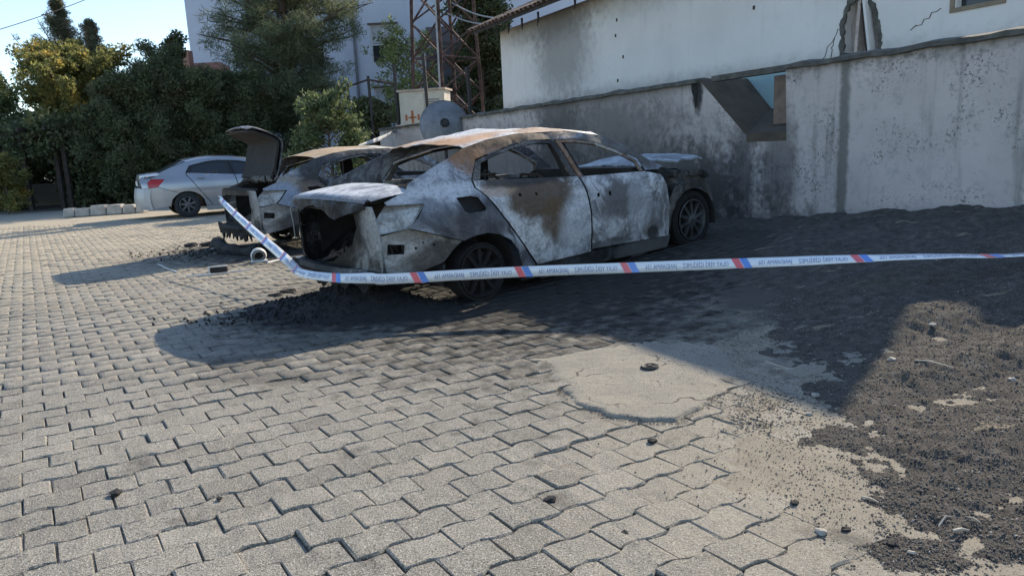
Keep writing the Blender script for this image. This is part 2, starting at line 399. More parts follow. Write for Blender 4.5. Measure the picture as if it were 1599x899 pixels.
# blown sand lying over the pavers beside the soil
dm = Nd('fine sand'); P = dm.coord('Position'); n1 = dm.noise(P, 6, 6, .6); n3 = dm.noise(P, 150, 3, .8)
c = dm.ramp(n1, [(.3, (.235, .207, .16)), (.7, (.32, .283, .218))]); c = dm.mix(dm.rng(n3, .53, .64, 0, .85), c, (.06, .05, .045))
sb = dm.blob(P, (1.9, 5.4, 0), 1, n1, .9, .7, (1.5, 1.1, .5)); c = dm.mix(dm.math('MULTIPLY', sb, .8), c, (.05, .047, .045))
dm.bump(n3, .5, .005); M_SAND = dm.fin(c, .95, 0, .15)
def sand_h(x, y):
    m = x-dirt_edge(y); f = sstep(-.62, -.02, m+.22*fbm(x, y, 2.2))
    pt = .5*sstep(.35, 0, math.hypot((x-.32), (y-2.45)))     # a small sandy spot in the foreground
    return -.016+.0178*max(f, pt)+.005*fbm(x, y, 5.)+.0025*fbm(x, y, 22., 2)
tag(drift('sand_drift', -.1, 2.4, 1.6, 5.6, .022, sand_h, M_SAND), 'pale sand drifted over the pavers beside the black soil', 'sand', kind='stuff')

# black ashy soil bank along the wall
dm = Nd('ashy soil'); P = dm.coord('Position'); n1 = dm.noise(P, 2.4, 6, .62); n2 = dm.noise(P, 14, 6, .7); n3 = dm.noise(P, 120, 4, .8); n4 = dm.noise(P, 330, 2, .6)
c = dm.ramp(n2, [(.30, (.048, .043, .038)), (.55, (.12, .108, .093)), (.75, (.20, .18, .155))])
pt = d_ = dm.coord('Position', (1., 3.0, 1), (3, 1, 0)); ps = dm.noise(pt, 2.1, 4, .6, .4)
c = dm.mix(dm.rng(ps, .64, .70, 0, .8), c, (.40, .33, .23))
c = dm.mix(dm.rng(n3, .5, .64, 0, .85), c, (.016, .015, .014)); c = dm.mix(dm.rng(n4, .6, .7, 0, .7), c, (.36, .33, .29))
dm.bump(dm.math('ADD', dm.math('MULTIPLY', n3, .9), dm.math('MULTIPLY', n2, 1.2)), 1., .012); M_SOIL = dm.fin(c, .95, 0, .15)
def soil_h(x, y):
    m = x-dirt_edge(y)+.20*fbm(x, y, 2.6)+.10*fbm(x, y, 9)
    d_, s_ = dS(x, y)
    if d_ > 6.85: return -.05
    f = sstep(-.05, .9, m)
    m2 = sstep(.30, .05, math.hypot((x-.98), (y-1.95)*1.2))*.35
    furrow = .034*math.sin(9.*(y-.25*x)+2.2*fbm(x, y, .9))*sstep(.2, .8, m)
    return -.022+.035*max(f, m2)+.022*max(sstep(-.25, .12, m), m2)+furrow*.8+(.030*fbm(x, y, 4.)+.024*fbm(x, y, 14, 3))*sstep(-.05, .3, m)+.007*fbm(x, y, 30, 2)
tag(drift('ashy_soil', .75, 3.6, .6, 4.6, .018, soil_h, M_SOIL), 'bank of black ashy soil heaped along the wall', 'soil', kind='stuff')
tag(drift('scorched_soil', 1.2, 8.2, 4.58, 11.2, .05, soil_h, M_SOIL), 'blackened soil sloping up to the foot of the wall', 'soil', kind='stuff')

tag(drift('trodden_soil', 3.57, 9., -.5, 4.62, .06, soil_h, M_SOIL), 'grey soil continuing beside the wall beyond the right of the heap', 'soil', kind='stuff')
# loose grit: clods and charcoal crumbs
def crumbs(name, pts, mat, label):
    base = np.array([(1, 0, 0), (-.5, .8, 0), (-.5, -.8, 0), (.1, .1, .8), (-.1, -.1, -.5)]); fc = np.array([(0, 1, 3), (1, 2, 3), (2, 0, 3), (1, 0, 4), (2, 1, 4), (0, 2, 4)])
    V = []; F = []
    for i, (x, y, z, r) in enumerate(pts):
        a = random.uniform(0, 6.28); R = np.array([[math.cos(a), -math.sin(a), 0], [math.sin(a), math.cos(a), 0], [0, 0, 1]])
        V.append((base*RNG.uniform(.5, 1.3, (5, 3))*r) @ R.T+np.array((x, y, z))); F.append(fc+5*i)
    return tag(link(name, npmesh(name, np.concatenate(V), np.concatenate(F)), mat), label, 'grit', kind='stuff')
pts = []
for _ in range(70000):
    y = 1.6+3.6*random.random()**1.5; x = random.uniform(.9, min(3.5, .8*y+.3)); h = soil_h(x, y)
    if h < -.004: continue
    pts.append((x, y, terrain(x, y)+h+.001, random.choice((.0025, .003, .003, .004, .005, .007))))
    if len(pts) > 36000: break
M_GRIT = plain('charcoal grit', (.14, .124, .105), .9, 0, .7, 40)
M_GRITL = plain('light grit', (.38, .35, .31), .9, 0, .4, 40)
crumbs('soil_crumbs', pts[:34000], M_GRIT, 'loose dark crumbs scattered over the ashy soil')
crumbs('light_crumbs', pts[34000:35600], M_GRITL, 'small pale grains scattered in the ashy soil')
pts = []
for _ in range(2600):
    y = random.uniform(2., 5.); x = dirt_edge(y)-abs(random.gauss(0, .33)); pts.append((x, y, terrain(x, y)+max(.001, sand_h(x, y))+.001, random.choice((.0015, .002, .002, .003, .004, .006))))
for cx, cy, r in ((1.28, 3.35, .1), (1.12, 3.28, .08), (1.22, 3.15, .12), (1.02, 3.05, .06)):
    for _ in range(150): pts.append((random.gauss(cx, r), random.gauss(cy, r), .006+terrain(cx, cy), random.choice((.002, .003, .004, .006, .009))))
for q in densify(PATCH, .004):
    if q[1] < 3.75 and q[0] < 1.2:
        for _ in range(3): pts.append((q[0]+random.gauss(-.008, .014), q[1]+random.gauss(-.012, .014), terrain(*q)+.001, random.choice((.0015, .002, .003, .004))))
for _ in range(4200):
    y = 1.7+3.2*random.random()**1.3; x = dirt_edge(y)+random.gauss(.02, .14); pts.append((x, y, terrain(x, y)+max(.0, sand_h(x, y), soil_h(x, y))+.001, random.choice((.0015, .002, .0025, .003, .005))))
crumbs('sand_crumbs', pts, M_GRIT, 'charcoal crumbs strewn on the sand and pavers')
# molten residue under the rear of the near wreck
pts = []
def heap_h(x, y):
    return .25*math.exp(-(((x+1.3)/.5)**2+((y-5.98)/.26)**2))+.08*math.exp(-(((x+1.95)/.3)**2+((y-6.2)/.2)**2))+.06*math.exp(-(((x+.95)/.5)**2+((y-5.72)/.22)**2))-.02+.025*fbm(x, y, 6)+.018*fbm(x, y, 18)
M_ASH = plain('charred residue', (.014, .0133, .0125), .85, 0, .6, 20, .8, 90)
tag(drift('char_heap', -2.7, .1, 5.2, 6.9, .03, heap_h, M_ASH), 'lumpy black char heaped under the rear of the near wreck', 'char', kind='stuff')
for _ in range(1500):
    x = random.gauss(-1.5, .45); y = random.gauss(6.0, .22); pts.append((x, y, terrain(x, y)+max(0, heap_h(x, y))+.004, random.choice((.006, .01, .014, .022))))
for _ in range(500):
    x = random.gauss(-4.2, .6); y = random.gauss(10.6, .35); pts.append((x, y, .008, random.choice((.008, .014, .022))))
crumbs('char_crumbs', pts, M_ASH, 'black burnt crumbs lying behind the two wrecks')

# ------------------------------------------------------------------ boundary wall (local x = -s, y = d, z)
WROT = math.atan2(-NX, NY)
def wallframe(name): return empty(name, (0, 0, 0), WROT)
dm = Nd('weathered plaster'); c0 = dm.coord('Object')
n1 = dm.noise(c0, 1.3, 6, .6); n2 = dm.noise(c0, 8, 6, .65); n3 = dm.noise(c0, 38, 5, .75); st = dm.noise(dm.coord('Object', (5., 1, .35)), 1.6, 5, .6)
c = dm.ramp(n1, [(.3, (.47, .415, .385)), (.7, (.60, .53, .49))])
c = dm.mix(dm.rng(n2, .5, .72, 0, .45), c, (.30, .29, .27))
c = dm.mix(dm.rng(st, .52, .72, 0, .55), c, (.17, .16, .145))
# black mould freckles and flaked pits, thicker on the right half
fr = dm.math('MULTIPLY', dm.rng(n3, .53, .62), dm.rng(dm.noise(c0, 2.4, 4, .6), .42, .62)); c = dm.mix(dm.math('MULTIPLY', fr, .85), c, (.09, .085, .08))
sx = dm.new('ShaderNodeSeparateXYZ'); dm.put(sx.inputs[0], c0)
top = dm.math('ADD', sx.outputs[2], dm.math('MULTIPLY', dm.math('SUBTRACT', n2, .5), .35))
c = dm.mix(dm.rng(top, 1.85, 2.05, 0, .8), c, (.10, .095, .075))
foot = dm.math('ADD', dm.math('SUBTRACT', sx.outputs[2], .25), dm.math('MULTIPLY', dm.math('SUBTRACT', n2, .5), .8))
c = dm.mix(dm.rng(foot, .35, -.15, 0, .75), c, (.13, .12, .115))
for cc, sc, am, bc in [((-5.56, 6.8, 1.), (14, 1, .55), .75, (.10, .10, .085)), ((-6.45, 6.8, .9), (3.2, 1, 1.2), .7, (.09, .085, .08)), ((-7.05, 6.8, .8), (4, 1, 1.3), .75, (.08, .078, .075)),
                       ((-7.9, 6.8, .5), (1.2, 1, 1.6), .8, (.035, .034, .033)), ((-10.4, 6.8, 1.3), (.5, 1, 1.4), .55, (.10, .095, .09)), ((-11.6, 6.8, 1.5), (1.3, 1, 1), .7, (.07, .065, .06)),
                       ((-9., 6.8, .6), (.42, 1, 1.35), .75, (.03, .029, .028)), ((-10., 6.8, 1.1), (.35, 1, .9), .5, (.12, .11, .10)), ((-15, 6.8, .9), (.22, 1, 1.2), .7, (.05, .048, .046)), ((-7.87, 6.8, 1.84), (9, 1, 4.5), .95, (.025, .024, .022))]:
    c = dm.mix(dm.math('MULTIPLY', dm.blob(c0, cc, 1, n2, .8, .7, sc), am), c, bc)
dm.bump(dm.math('ADD', dm.math('MULTIPLY', n3, .5), n2), .5, .015); M_WALL = dm.fin(c, .92, 0, .2)
M_COPE = plain('mossy coping', (.10, .095, .08), .95, 0, .6, 7, .8, 40)
M_SOILW = plain('packed brown earth', (.085, .066, .046), .95, 0, .35, 5, .6, 30)
M_BLUE = plain('pale blue paint', (.26, .38, .40), .6, 0, .1, 3)
M_REDW = plain('reddish timber', (.20, .145, .11), .8, 0, .35, 8, .4, 50)
wl_ = wallframe('boundary_wall')
tag(wl_, 'long weathered grey plaster wall with a diagonal broken notch behind the wrecks', 'wall')
WD = 6.8; WT = .22
NOTCH = [(-7.88, 2.06), (-7.00, 1.30), (-6.34, 1.30), (-6.37, 2.06)]
def top_z(x): return 2.0+.02*nz(x, 0, 0, 2.5)
ol = [(-22.2, -.4), (2.5, -.4)]+[(x, top_z(x)) for x in np.arange(2.5, -6.36, -.25)]+[(-6.37, 2.0), (-6.34, 1.30), (-7.00, 1.30), (-7.80, 2.0)]+[(x, top_z(x)) for x in np.arange(-8., -22.2, -.3)]+[(-22.2, 2.0)]
surf('plaster_face', ol, lambda x, z: (x, WD+.010*fbm(x, z, .9)+.004*fbm(x, z, 6), z), M_WALL, wl_, res=.16, thick=WT)
def coping(x0, x1):
    n = int((x1-x0)/.12); b = MB(); rings = []
    for i in range(n+1):
        x = x0+(x1-x0)*i/n; j = .014*nz(x, 1, 0, 5); z = top_z(x)-.006
        rings.append([(x, WD-.05+j, z), (x, WD-.045+.5*j, z+.045+j), (x, WD+.1, z+.075+.02*nz(x, 2, 0, 3)), (x, WD+WT+.05, z+.05), (x, WD+WT+.05, z)])
    vs = [v for r in rings for v in r]; fs = [(i*5+k, (i+1)*5+k, (i+1)*5+(k+1) % 5, i*5+(k+1) % 5) for i in range(n) for k in range(5)]
    fs += [(0, 1, 2, 3, 4), tuple(n*5+k for k in (4, 3, 2, 1, 0))]
    b.add(vs, fs).build('coping', M_COPE, wl_)
coping(-22.2, -7.86); coping(-6.36, 2.5)
coping(-7.6, -6.35) if False else None
# the notch: a slope of packed earth runs back from the diagonal break, with a painted board behind
b = MB(); T = .85
b.add([(-7.82, WD-.006, 2.04), (-6.97, WD-.006, 1.305), (-7.40, WD+T, 1.62), (-7.84, WD+T, 2.05), (-7.92, WD+.02, 1.98), (-7.06, WD+.02, 1.22), (-7.48, WD+T, 1.5), (-7.92, WD+T, 1.98)],
      [(0, 1, 2, 3), (7, 6, 5, 4), (0, 4, 5, 1), (3, 2, 6, 7), (1, 5, 6, 2), (0, 3, 7, 4)])
b.build('earth_slope', M_SOILW, wl_)
MB().add([(-6.968, WD-.005, 1.306), (-6.34, WD-.005, 1.303), (-6.34, WD+T, 1.50), (-7.398, WD+T, 1.622), (-6.968, WD-.005, 1.2), (-6.34, WD-.005, 1.2), (-6.34, WD+T, 1.2), (-7.398, WD+T, 1.2)], [(0, 1, 2, 3), (0, 4, 5, 1), (1, 5, 6, 2), (3, 2, 6, 7), (0, 3, 7, 4)]).build('niche_floor', M_SOILW, wl_)
MB().box((-7.9, WD+T+.01, 1.2), (-6.2, WD+T+.04, 2.12)).build('back_board', M_BLUE, wl_)
MB().box((-6.87, WD+.34, 1.40), (-6.64, WD+.40, 1.98)).build('timber_board', M_REDW, wl_)
MB().box((-7.62, WD+.01, 1.985), (-6.33, WD+.12, 2.055)).build('lintel', M_COPE, wl_)
b = MB()
for (x, z, w_, h_) in [(-7.93, 1.99, .11, .32)]:
    pts = [(x-w_/2, z), (x+w_/2, z), (x+w_*.6, z-.12), (x+w_*.35, z-h_*.7), (x+.3*w_, z-h_), (x+.1*w_, z-h_*.6), (x-w_*.4, z-.1)]
    b.add([(a, WD-.012, q) for a, q in pts]+[(a, WD-.003, q) for a, q in pts], [tuple(range(6, -1, -1)), tuple(range(7, 14))]+[(i, (i+1) % 7, 7+(i+1) % 7, 7+i) for i in range(7)])
b.build('burnt_flap', M_ASH, wl_)

# ------------------------------------------------------------------ house behind the wall
dm = Nd('sooted whitewash'); c0 = dm.coord('Object'); n1 = dm.noise(c0, .8, 5, .6); n2 = dm.noise(c0, 6, 6, .65); n3 = dm.noise(c0, 40, 4, .7)
c = dm.ramp(n1, [(.3, (.69, .655, .615)), (.7, (.79, .755, .71))]); c = dm.mix(dm.rng(n2, .55, .75, 0, .2), c, (.5, .48, .45))
c = dm.mix(dm.rng(dm.noise(dm.coord('Object', (3, 1, .3)), 2, 4), .55, .75, 0, .18), c, (.4, .39, .36))
for cc, sc, am, bc in [((-15.35, 9.2, 3.55), (.75, 1, .75), .62, (.16, .145, .125)), ((-15.9, 9.2, 4.4), (.42, 1, 1.4), .6, (.13, .12, .11)), ((-14, 9.2, 2.15), (.1, 1, 3), .5, (.2, .19, .18)), ((-12, 9.2, 4.5), (.3, 1, 1.4), .4, (.2, .19, .18))]:
    c = dm.mix(dm.math('MULTIPLY', dm.blob(c0, cc, 1, n2, .95, .5, sc), am), c, bc)
dm.bump(dm.math('ADD', n3, n2), .25, .01); M_HOUSE = dm.fin(c, .9, 0, .2)
M_DARK = plain('dark void', (.012, .012, .012), .9, 0, .2)
M_TILE = plain('old clay tile', (.20, .13, .095), .9, 0, .45, 9, .5, 40)
M_WOOD = plain('charred timber', (.045, .036, .03), .9, 0, .5, 10, .5, 50)
M_RUSTF = plain('stained window frame', (.24, .19, .13), .8, 0, .3, 8)
M_GLASSD = plain('dark glass', (.03, .035, .04), .12, 0, .1, 2, spec=.5)
hs = wallframe('white_house'); tag(hs, 'white single-storey house with soot stain and clay tile eave above the wall', 'house')
HD = 9.2
HOLE = [(-7.57, 2.35), (-7.60, 2.75), (-7.50, 3.02), (-7.28, 3.12), (-7.12, 2.9), (-7.02, 2.55), (-7.0, 2.35), (-7.2, 2.30)]
WIN = [(-5.96, 2.69), (-5.42, 2.69), (-5.42, 3.0), (-5.96, 3.0)]
HE = -6.2
def hmap(x, z): return (x, HD+.006*fbm(x, z, .7), z)
surf('wall', [(-18.5, .2), (-3.4, .2), (-3.4, 3.12), (HE, 3.12), (HE, 4.35), (-18.5, 4.35)], hmap, M_HOUSE, hs, [HOLE, WIN], .2, thick=.25)
MB().box((HE, HD-.12, 3.125), (-3.3, HD+3.2, 3.2)).build('annex_roof', M_COPE, hs)
MB().box((-3.65, HD+.26, .2), (-3.4, HD+3.1, 3.12)).build('annex_wall', M_HOUSE, hs)
MB().box((-18.5, HD+.26, .2), (-18.25, HD+5.5, 4.35)).build('gable_wall', M_HOUSE, hs)
MB().box((HE-.25, HD+.26, .2), (HE, HD+5.5, 4.35)).build('gable_wall', M_HOUSE, hs)
MB().box((-18.2, HD+5.3, .2), (HE-.3, HD+5.5, 4.35)).build('rear_wall', M_HOUSE, hs)
# broken-out vent: backing, leaning strip of plaster, crumbled edge
MB().box((-7.7, HD+.18, 2.2), (-6.9, HD+.24, 3.2)).build('vent_backing', plain('bare block', (.42, .36, .32), .9, 0, .3, 6), hs)
MB().bar((-7.40, HD+.10, 2.36), (-7.36, HD+.10, 3.08), .13, .05).build('vent_post', plain('raw plaster', (.5, .42, .36), .9, 0, .3, 9), hs)
MB().bar((-7.09, HD-.03, 2.34), (-7.22, HD-.02, 3.06), .12, .035).build('plaster_slab', M_HOUSE, hs)
MB().bar((-7.19, HD+.03, 2.36), (-7.30, HD+.03, 3.0), .06, .05).build('vent_batten', M_WOOD, hs)
rg = random.Random(3)
def jag(poly, g, j): return [(x+(x+7.3)*g+rg.uniform(-j, j), z+(z-2.7)*g+rg.uniform(-j, j)) for x, z in densify(poly, .05)]
surf('crumbled_edge', jag(HOLE, .17, .022), lambda x, z: (x, HD-.012+.02*nz(x, z, 0, 20), z), M_COPE, hs, [jag(HOLE, -.06, .02)], .03, thick=.03)
def crack(pts, parent, d, w_=.012):
    b = MB()
    for a, q in zip(pts, pts[1:]): b.bar((a[0], d, a[1]), (q[0], d, q[1]), w_*random.uniform(.5, 1.2), .006)
    b.build('crack', M_WOOD, parent)
def zig(a, q, n, j):
    return [(a[0]+(q[0]-a[0])*i/n+random.uniform(-j, j)*(0 < i < n), a[1]+(q[1]-a[1])*i/n+random.uniform(-j, j)*(0 < i < n)) for i in range(n+1)]
crack(zig((-7.6, 2.78), (-7.93, 2.33), 9, .03), hs, HD-.004); crack(zig((-7.72, 2.6), (-7.78, 2.33), 6, .03), hs, HD-.004)
crack(zig((-6.4, 2.95), (-6.3, 3.2), 6, .03), hs, HD-.004); crack(zig((-6.55, 2.52), (-6.15, 2.72), 8, .03), hs, HD-.004, .008)
for x, z in ((-13.1, 3.75), (-13.15, 3.45), (-12.9, 3.0), (-13.1, 2.55), (-9.3, 3.3)):
    MB().box((x-.02, HD-.012, z-.03), (x+.02, HD-.004, z+.03)).build('wall_bracket', M_WOOD, hs)
wn_ = MB().box((-5.96, HD+.10, 2.69), (-5.42, HD+.13, 3.0)).build('window', M_GLASSD, hs)
b = MB().box((-6.03, HD-.02, 2.64), (-5.37, HD+.09, 2.69)).box((-6.03, HD-.02, 2.692), (-5.975, HD+.09, 3.03)).box((-5.425, HD-.02, 2.692), (-5.37, HD+.09, 3.03)); b.build('frame', M_RUSTF, wn_)
# roof: deck, tiles along the eave, burnt strips hanging down
ez = 4.40; pit = .42
rf = MB().add([(-18.9, HD-.66, ez), (-5.4, HD-.66, ez), (-7.3, HD+3, ez+3.42*pit), (-18.9, HD+3, ez+3.42*pit), (-18.9, HD-.66, ez-.09), (-5.4, HD-.66, ez-.09), (-7.3, HD+3, ez+3.42*pit-.12), (-18.9, HD+3, ez+3.42*pit-.12)],
              [(0, 1, 2, 3), (7, 6, 5, 4), (4, 5, 1, 0), (5, 6, 2, 1), (7, 4, 0, 3)]).build('roof', M_WOOD, hs)
MB().add([(-18.9, HD+3.01, ez+3.42*pit), (-7.3, HD+3.01, ez+3.42*pit), (-7.3, HD+6, ez+.2), (-18.9, HD+6, ez+.2)], [(0, 1, 2, 3)]).build('rear_slope', M_TILE, rf)
def half_tile():
    n = 6; vs = []
    for y, r in ((0, .10), (.42, .085)):
        for k in range(n+1):
            a = math.pi*k/n; vs.append((math.cos(a)*r, y, math.sin(a)*r*.75)); vs.append((math.cos(a)*(r-.014), y, math.sin(a)*(r-.014)*.75))
    m = 2*(n+1); fs = []
    for k in range(n):
        fs += [(2*k, 2*k+2, m+2*k+2, m+2*k), (2*k+1, m+2*k+1, m+2*k+3, 2*k+3), (2*k, 2*k+1, 2*k+3, 2*k+2)]
    me = bpy.data.meshes.new('roof_tile'); me.from_pydata(vs, [], fs); me.materials.append(M_TILE); return me
tm = half_tile()
for row in range(3):
    for k in range(44):
        x = -18.85+.215*k
        if x > -9.6: break
        o = bpy.data.objects.new('roof_tile', tm); COL.objects.link(o); o.parent = rf
        o.location = (x+random.gauss(0, .012), HD-.74+row*.36+random.gauss(0, .02), ez+.0+(row*.36-.08)*pit+.012); o.rotation_euler = (math.atan(pit)+random.gauss(0, .03), random.gauss(0, .06), random.gauss(0, .05))
V = []; F = []
tv = np.array([v.co[:] for v in tm.vertices]); tf = np.array([p.vertices[:] for p in tm.polygons]); k2 = 0; a = math.atan(pit)
Rx = np.array([[1, 0, 0], [0, math.cos(a), -math.sin(a)], [0, math.sin(a), math.cos(a)]])
for row in range(9):
    for k in range(54):
        x = -18.85+.215*k
        if row < 3 and x <= -9.6: continue
        V.append(tv @ Rx.T+np.array((x, HD-.74+row*.36, ez+(row*.36-.08)*pit+.012))); F.append(tf+k2); k2 += len(tv)
o = link('tile_courses', npmesh('tile_courses', np.concatenate(V), np.concatenate(F)), M_TILE, rf); o['kind'] = 'stuff'
for x, l in ((-18.3, .22), (-17.7, .3), (-17.0, .24), (-16.3, .26), (-15.5, .3), (-13.9, .22), (-12.8, .2)):
    p = (x, HD-.50, ez-.09); MB().tube([p, (x+.02, HD-.51, ez-.09-l*.5), (x-.02+random.uniform(-.03, .03), HD-.50, ez-.09-l)], [.03, .026, .012], 5).build('burnt_strip', M_WOOD, hs)
# raised yard behind the wall
yd = wallframe('raised_yard'); tag(yd, kind='structure')
MB().box((-30, WD+WT+.62, -.5), (4, 30, 1.15)).build('yard_fill', M_SOILW, yd)

# ------------------------------------------------------------------ cars (local x forward from the rear axle, y left, z up)
M_SOOTIN = plain('sooted interior', (.022, .020, .019), .85, 0, .5, 9, .4, 50)
M_SPRING = plain('burnt seat wire', (.06, .043, .034), .8, .2, .4, 20)
M_RIM1 = burnt('scorched alloy', 3.3, ((.012, .011, .010), (.024, .02, .018), (.05, .043, .038)), rough=.5, metal=.3)
M_RIM2 = plain('dulled alloy', (.11, .11, .11), .4, .6, .9, 7)
M_CHARTYRE = plain('charred tyre', (.011, .010, .0095), .9, 0, .6, 15, .8, 60)
def width_fn(k=1.):
    zz = [.1, .25, .5, .7, .85, .95, 1.0, 1.2, 1.35, 1.42, 1.5]; ww = [.82, .86, .895, .905, .89, .84, .805, .715, .64, .58, .5]
    def f(x, z):
        return k*(interp(z, zz, ww)-interp(x, [-1.1, -.85, -.5, 0], [.16, .10, .03, 0])-interp(x, [2.3, 2.9, 3.5], [0, .02, .14]))
    return f
RAIL = ([.13, .4, .72, 1.3, 1.69, 1.94, 2.09, 2.36], [1.325, 1.375, 1.40, 1.385, 1.315, 1.215, 1.115, .955])
QUARTER = [(-.71, .98), (-.52, 1.04), (-.47, 1.10), (-.19, 1.21), (0, 1.275), (.13, 1.325), (.4, 1.375), (.72, 1.40), (1.3, 1.385), (1.69, 1.315), (1.94, 1.215), (2.09, 1.115), (2.36, .955),
           (2.30, .93), (2.12, .94), (2.07, 1.055), (1.80, 1.185), (1.59, 1.265), (1.38, 1.305), (1.22, 1.315), (.89, 1.335), (.63, 1.315), (.38, 1.265), (.20, 1.225),
           (.095, 1.07), (.095, 1.0), (.16, .93), (.295, .73), (.46, .505), (.635, .262), (.49, .262), (.475, .32), (.44, .43), (.36, .53), (.25, .595), (.12, .63), (-.01, .625), (-.11, .60),
           (-.36, .69), (-.57, .765), (-.40, .935), (-.70, .955)]
FUEL = [(-.115, .945), (.02, .945), (.09, .925), (.135, .83), (.12, .81), (-.04, .81), (-.075, .83)]
TAIL = [(-.70, .95), (-.405, .93), (-.575, .765), (-.79, .745), (-.80, .86)]
BRACK = [(-.575, .76), (-.36, .685), (-.115, .597), (-.2, .54), (-.29, .455), (-.5, .41), (-.82, .36), (-.81, .73)]
BHOLE = [(-.76, .585), (-.625, .57), (-.615, .645), (-.75, .665)]
RDOOR = [(.115, 1.055), (.115, 1.0), (.18, .93), (.315, .73), (.48, .505), (.655, .265), (1.305, .27), (1.295, .62), (1.27, .81), (1.235, .972), (.19, 1.052)]
RFRAME = [(.115, 1.055), (.21, 1.215), (.385, 1.255), (.63, 1.305), (.89, 1.325), (1.125, 1.312), (1.235, .975), (1.165, .985), (1.075, 1.285), (.89, 1.30), (.63, 1.28), (.40, 1.232), (.245, 1.19), (.185, 1.06)]
FDOOR = [(1.255, .968), (1.29, .81), (1.315, .62), (1.325, .29), (2.405, .25), (2.385, .61), (2.355, .77), (2.29, .88), (2.10, .93)]
FFRAME = [(1.25, .97), (1.145, 1.308), (1.24, 1.308), (1.38, 1.297), (1.59, 1.256), (1.80, 1.175), (2.055, 1.048), (2.10, .935), (2.06, .94), (2.025, 1.03), (1.79, 1.15), (1.58, 1.232), (1.37, 1.274), (1.20, 1.285), (1.30, .968)]
def wheel(parent, x, y, z, side, tyre, rim, r=.31, rr=.215, spokes=9, burnt_out=False, sw=.2):
    wv = empty('wheel', (x, y, z)); wv.parent = parent; o = side
    h = .1
    if burnt_out:
        pr = [(-h*.8, rr), (-h*.9, rr+.03), (-h*.4, r-.03), (h*.4, r-.02), (h*.9, rr+.03), (h*.8, rr)]
    else:
        pr = [(-h*.75, rr), (-h, rr+.03), (-h*1.02, r-.05), (-h*.8, r-.012), (0, r), (h*.8, r-.012), (h*1.02, r-.05), (h, rr+.03), (h*.75, rr)]
    MB().lathe(pr, 40).build('tyre', tyre, wv, True)
    b = MB().lathe([(o*.095, rr+.002), (o*.1, rr-.012), (o*.06, rr-.025), (-o*.08, rr-.03)], 36); b.build('rim', rim, wv, True)
    b = MB()
    for k in range(spokes):
        a = 2*math.pi*k/spokes+.3; c_, s_ = math.cos(a), math.sin(a)
        b.bar((c_*.035, o*.075, s_*.035), (c_*(rr-.012), o*.07, s_*(rr-.012)), .036*9/spokes, .03, up=(0, 1, 0))
    b.build('spokes', rim, wv)
    MB().lathe([(o*.03, .07), (o*.085, .055), (o*.1, .03), (o*.1, .0005)], 20).build('hub', rim, wv, True)
    MB().lathe([(o*.01, rr*.8), (o*.02, rr*.8), (o*.02, .05), (o*.01, .05)], 24).build('brake_disc', M_SOOTIN, wv, True)
    return wv

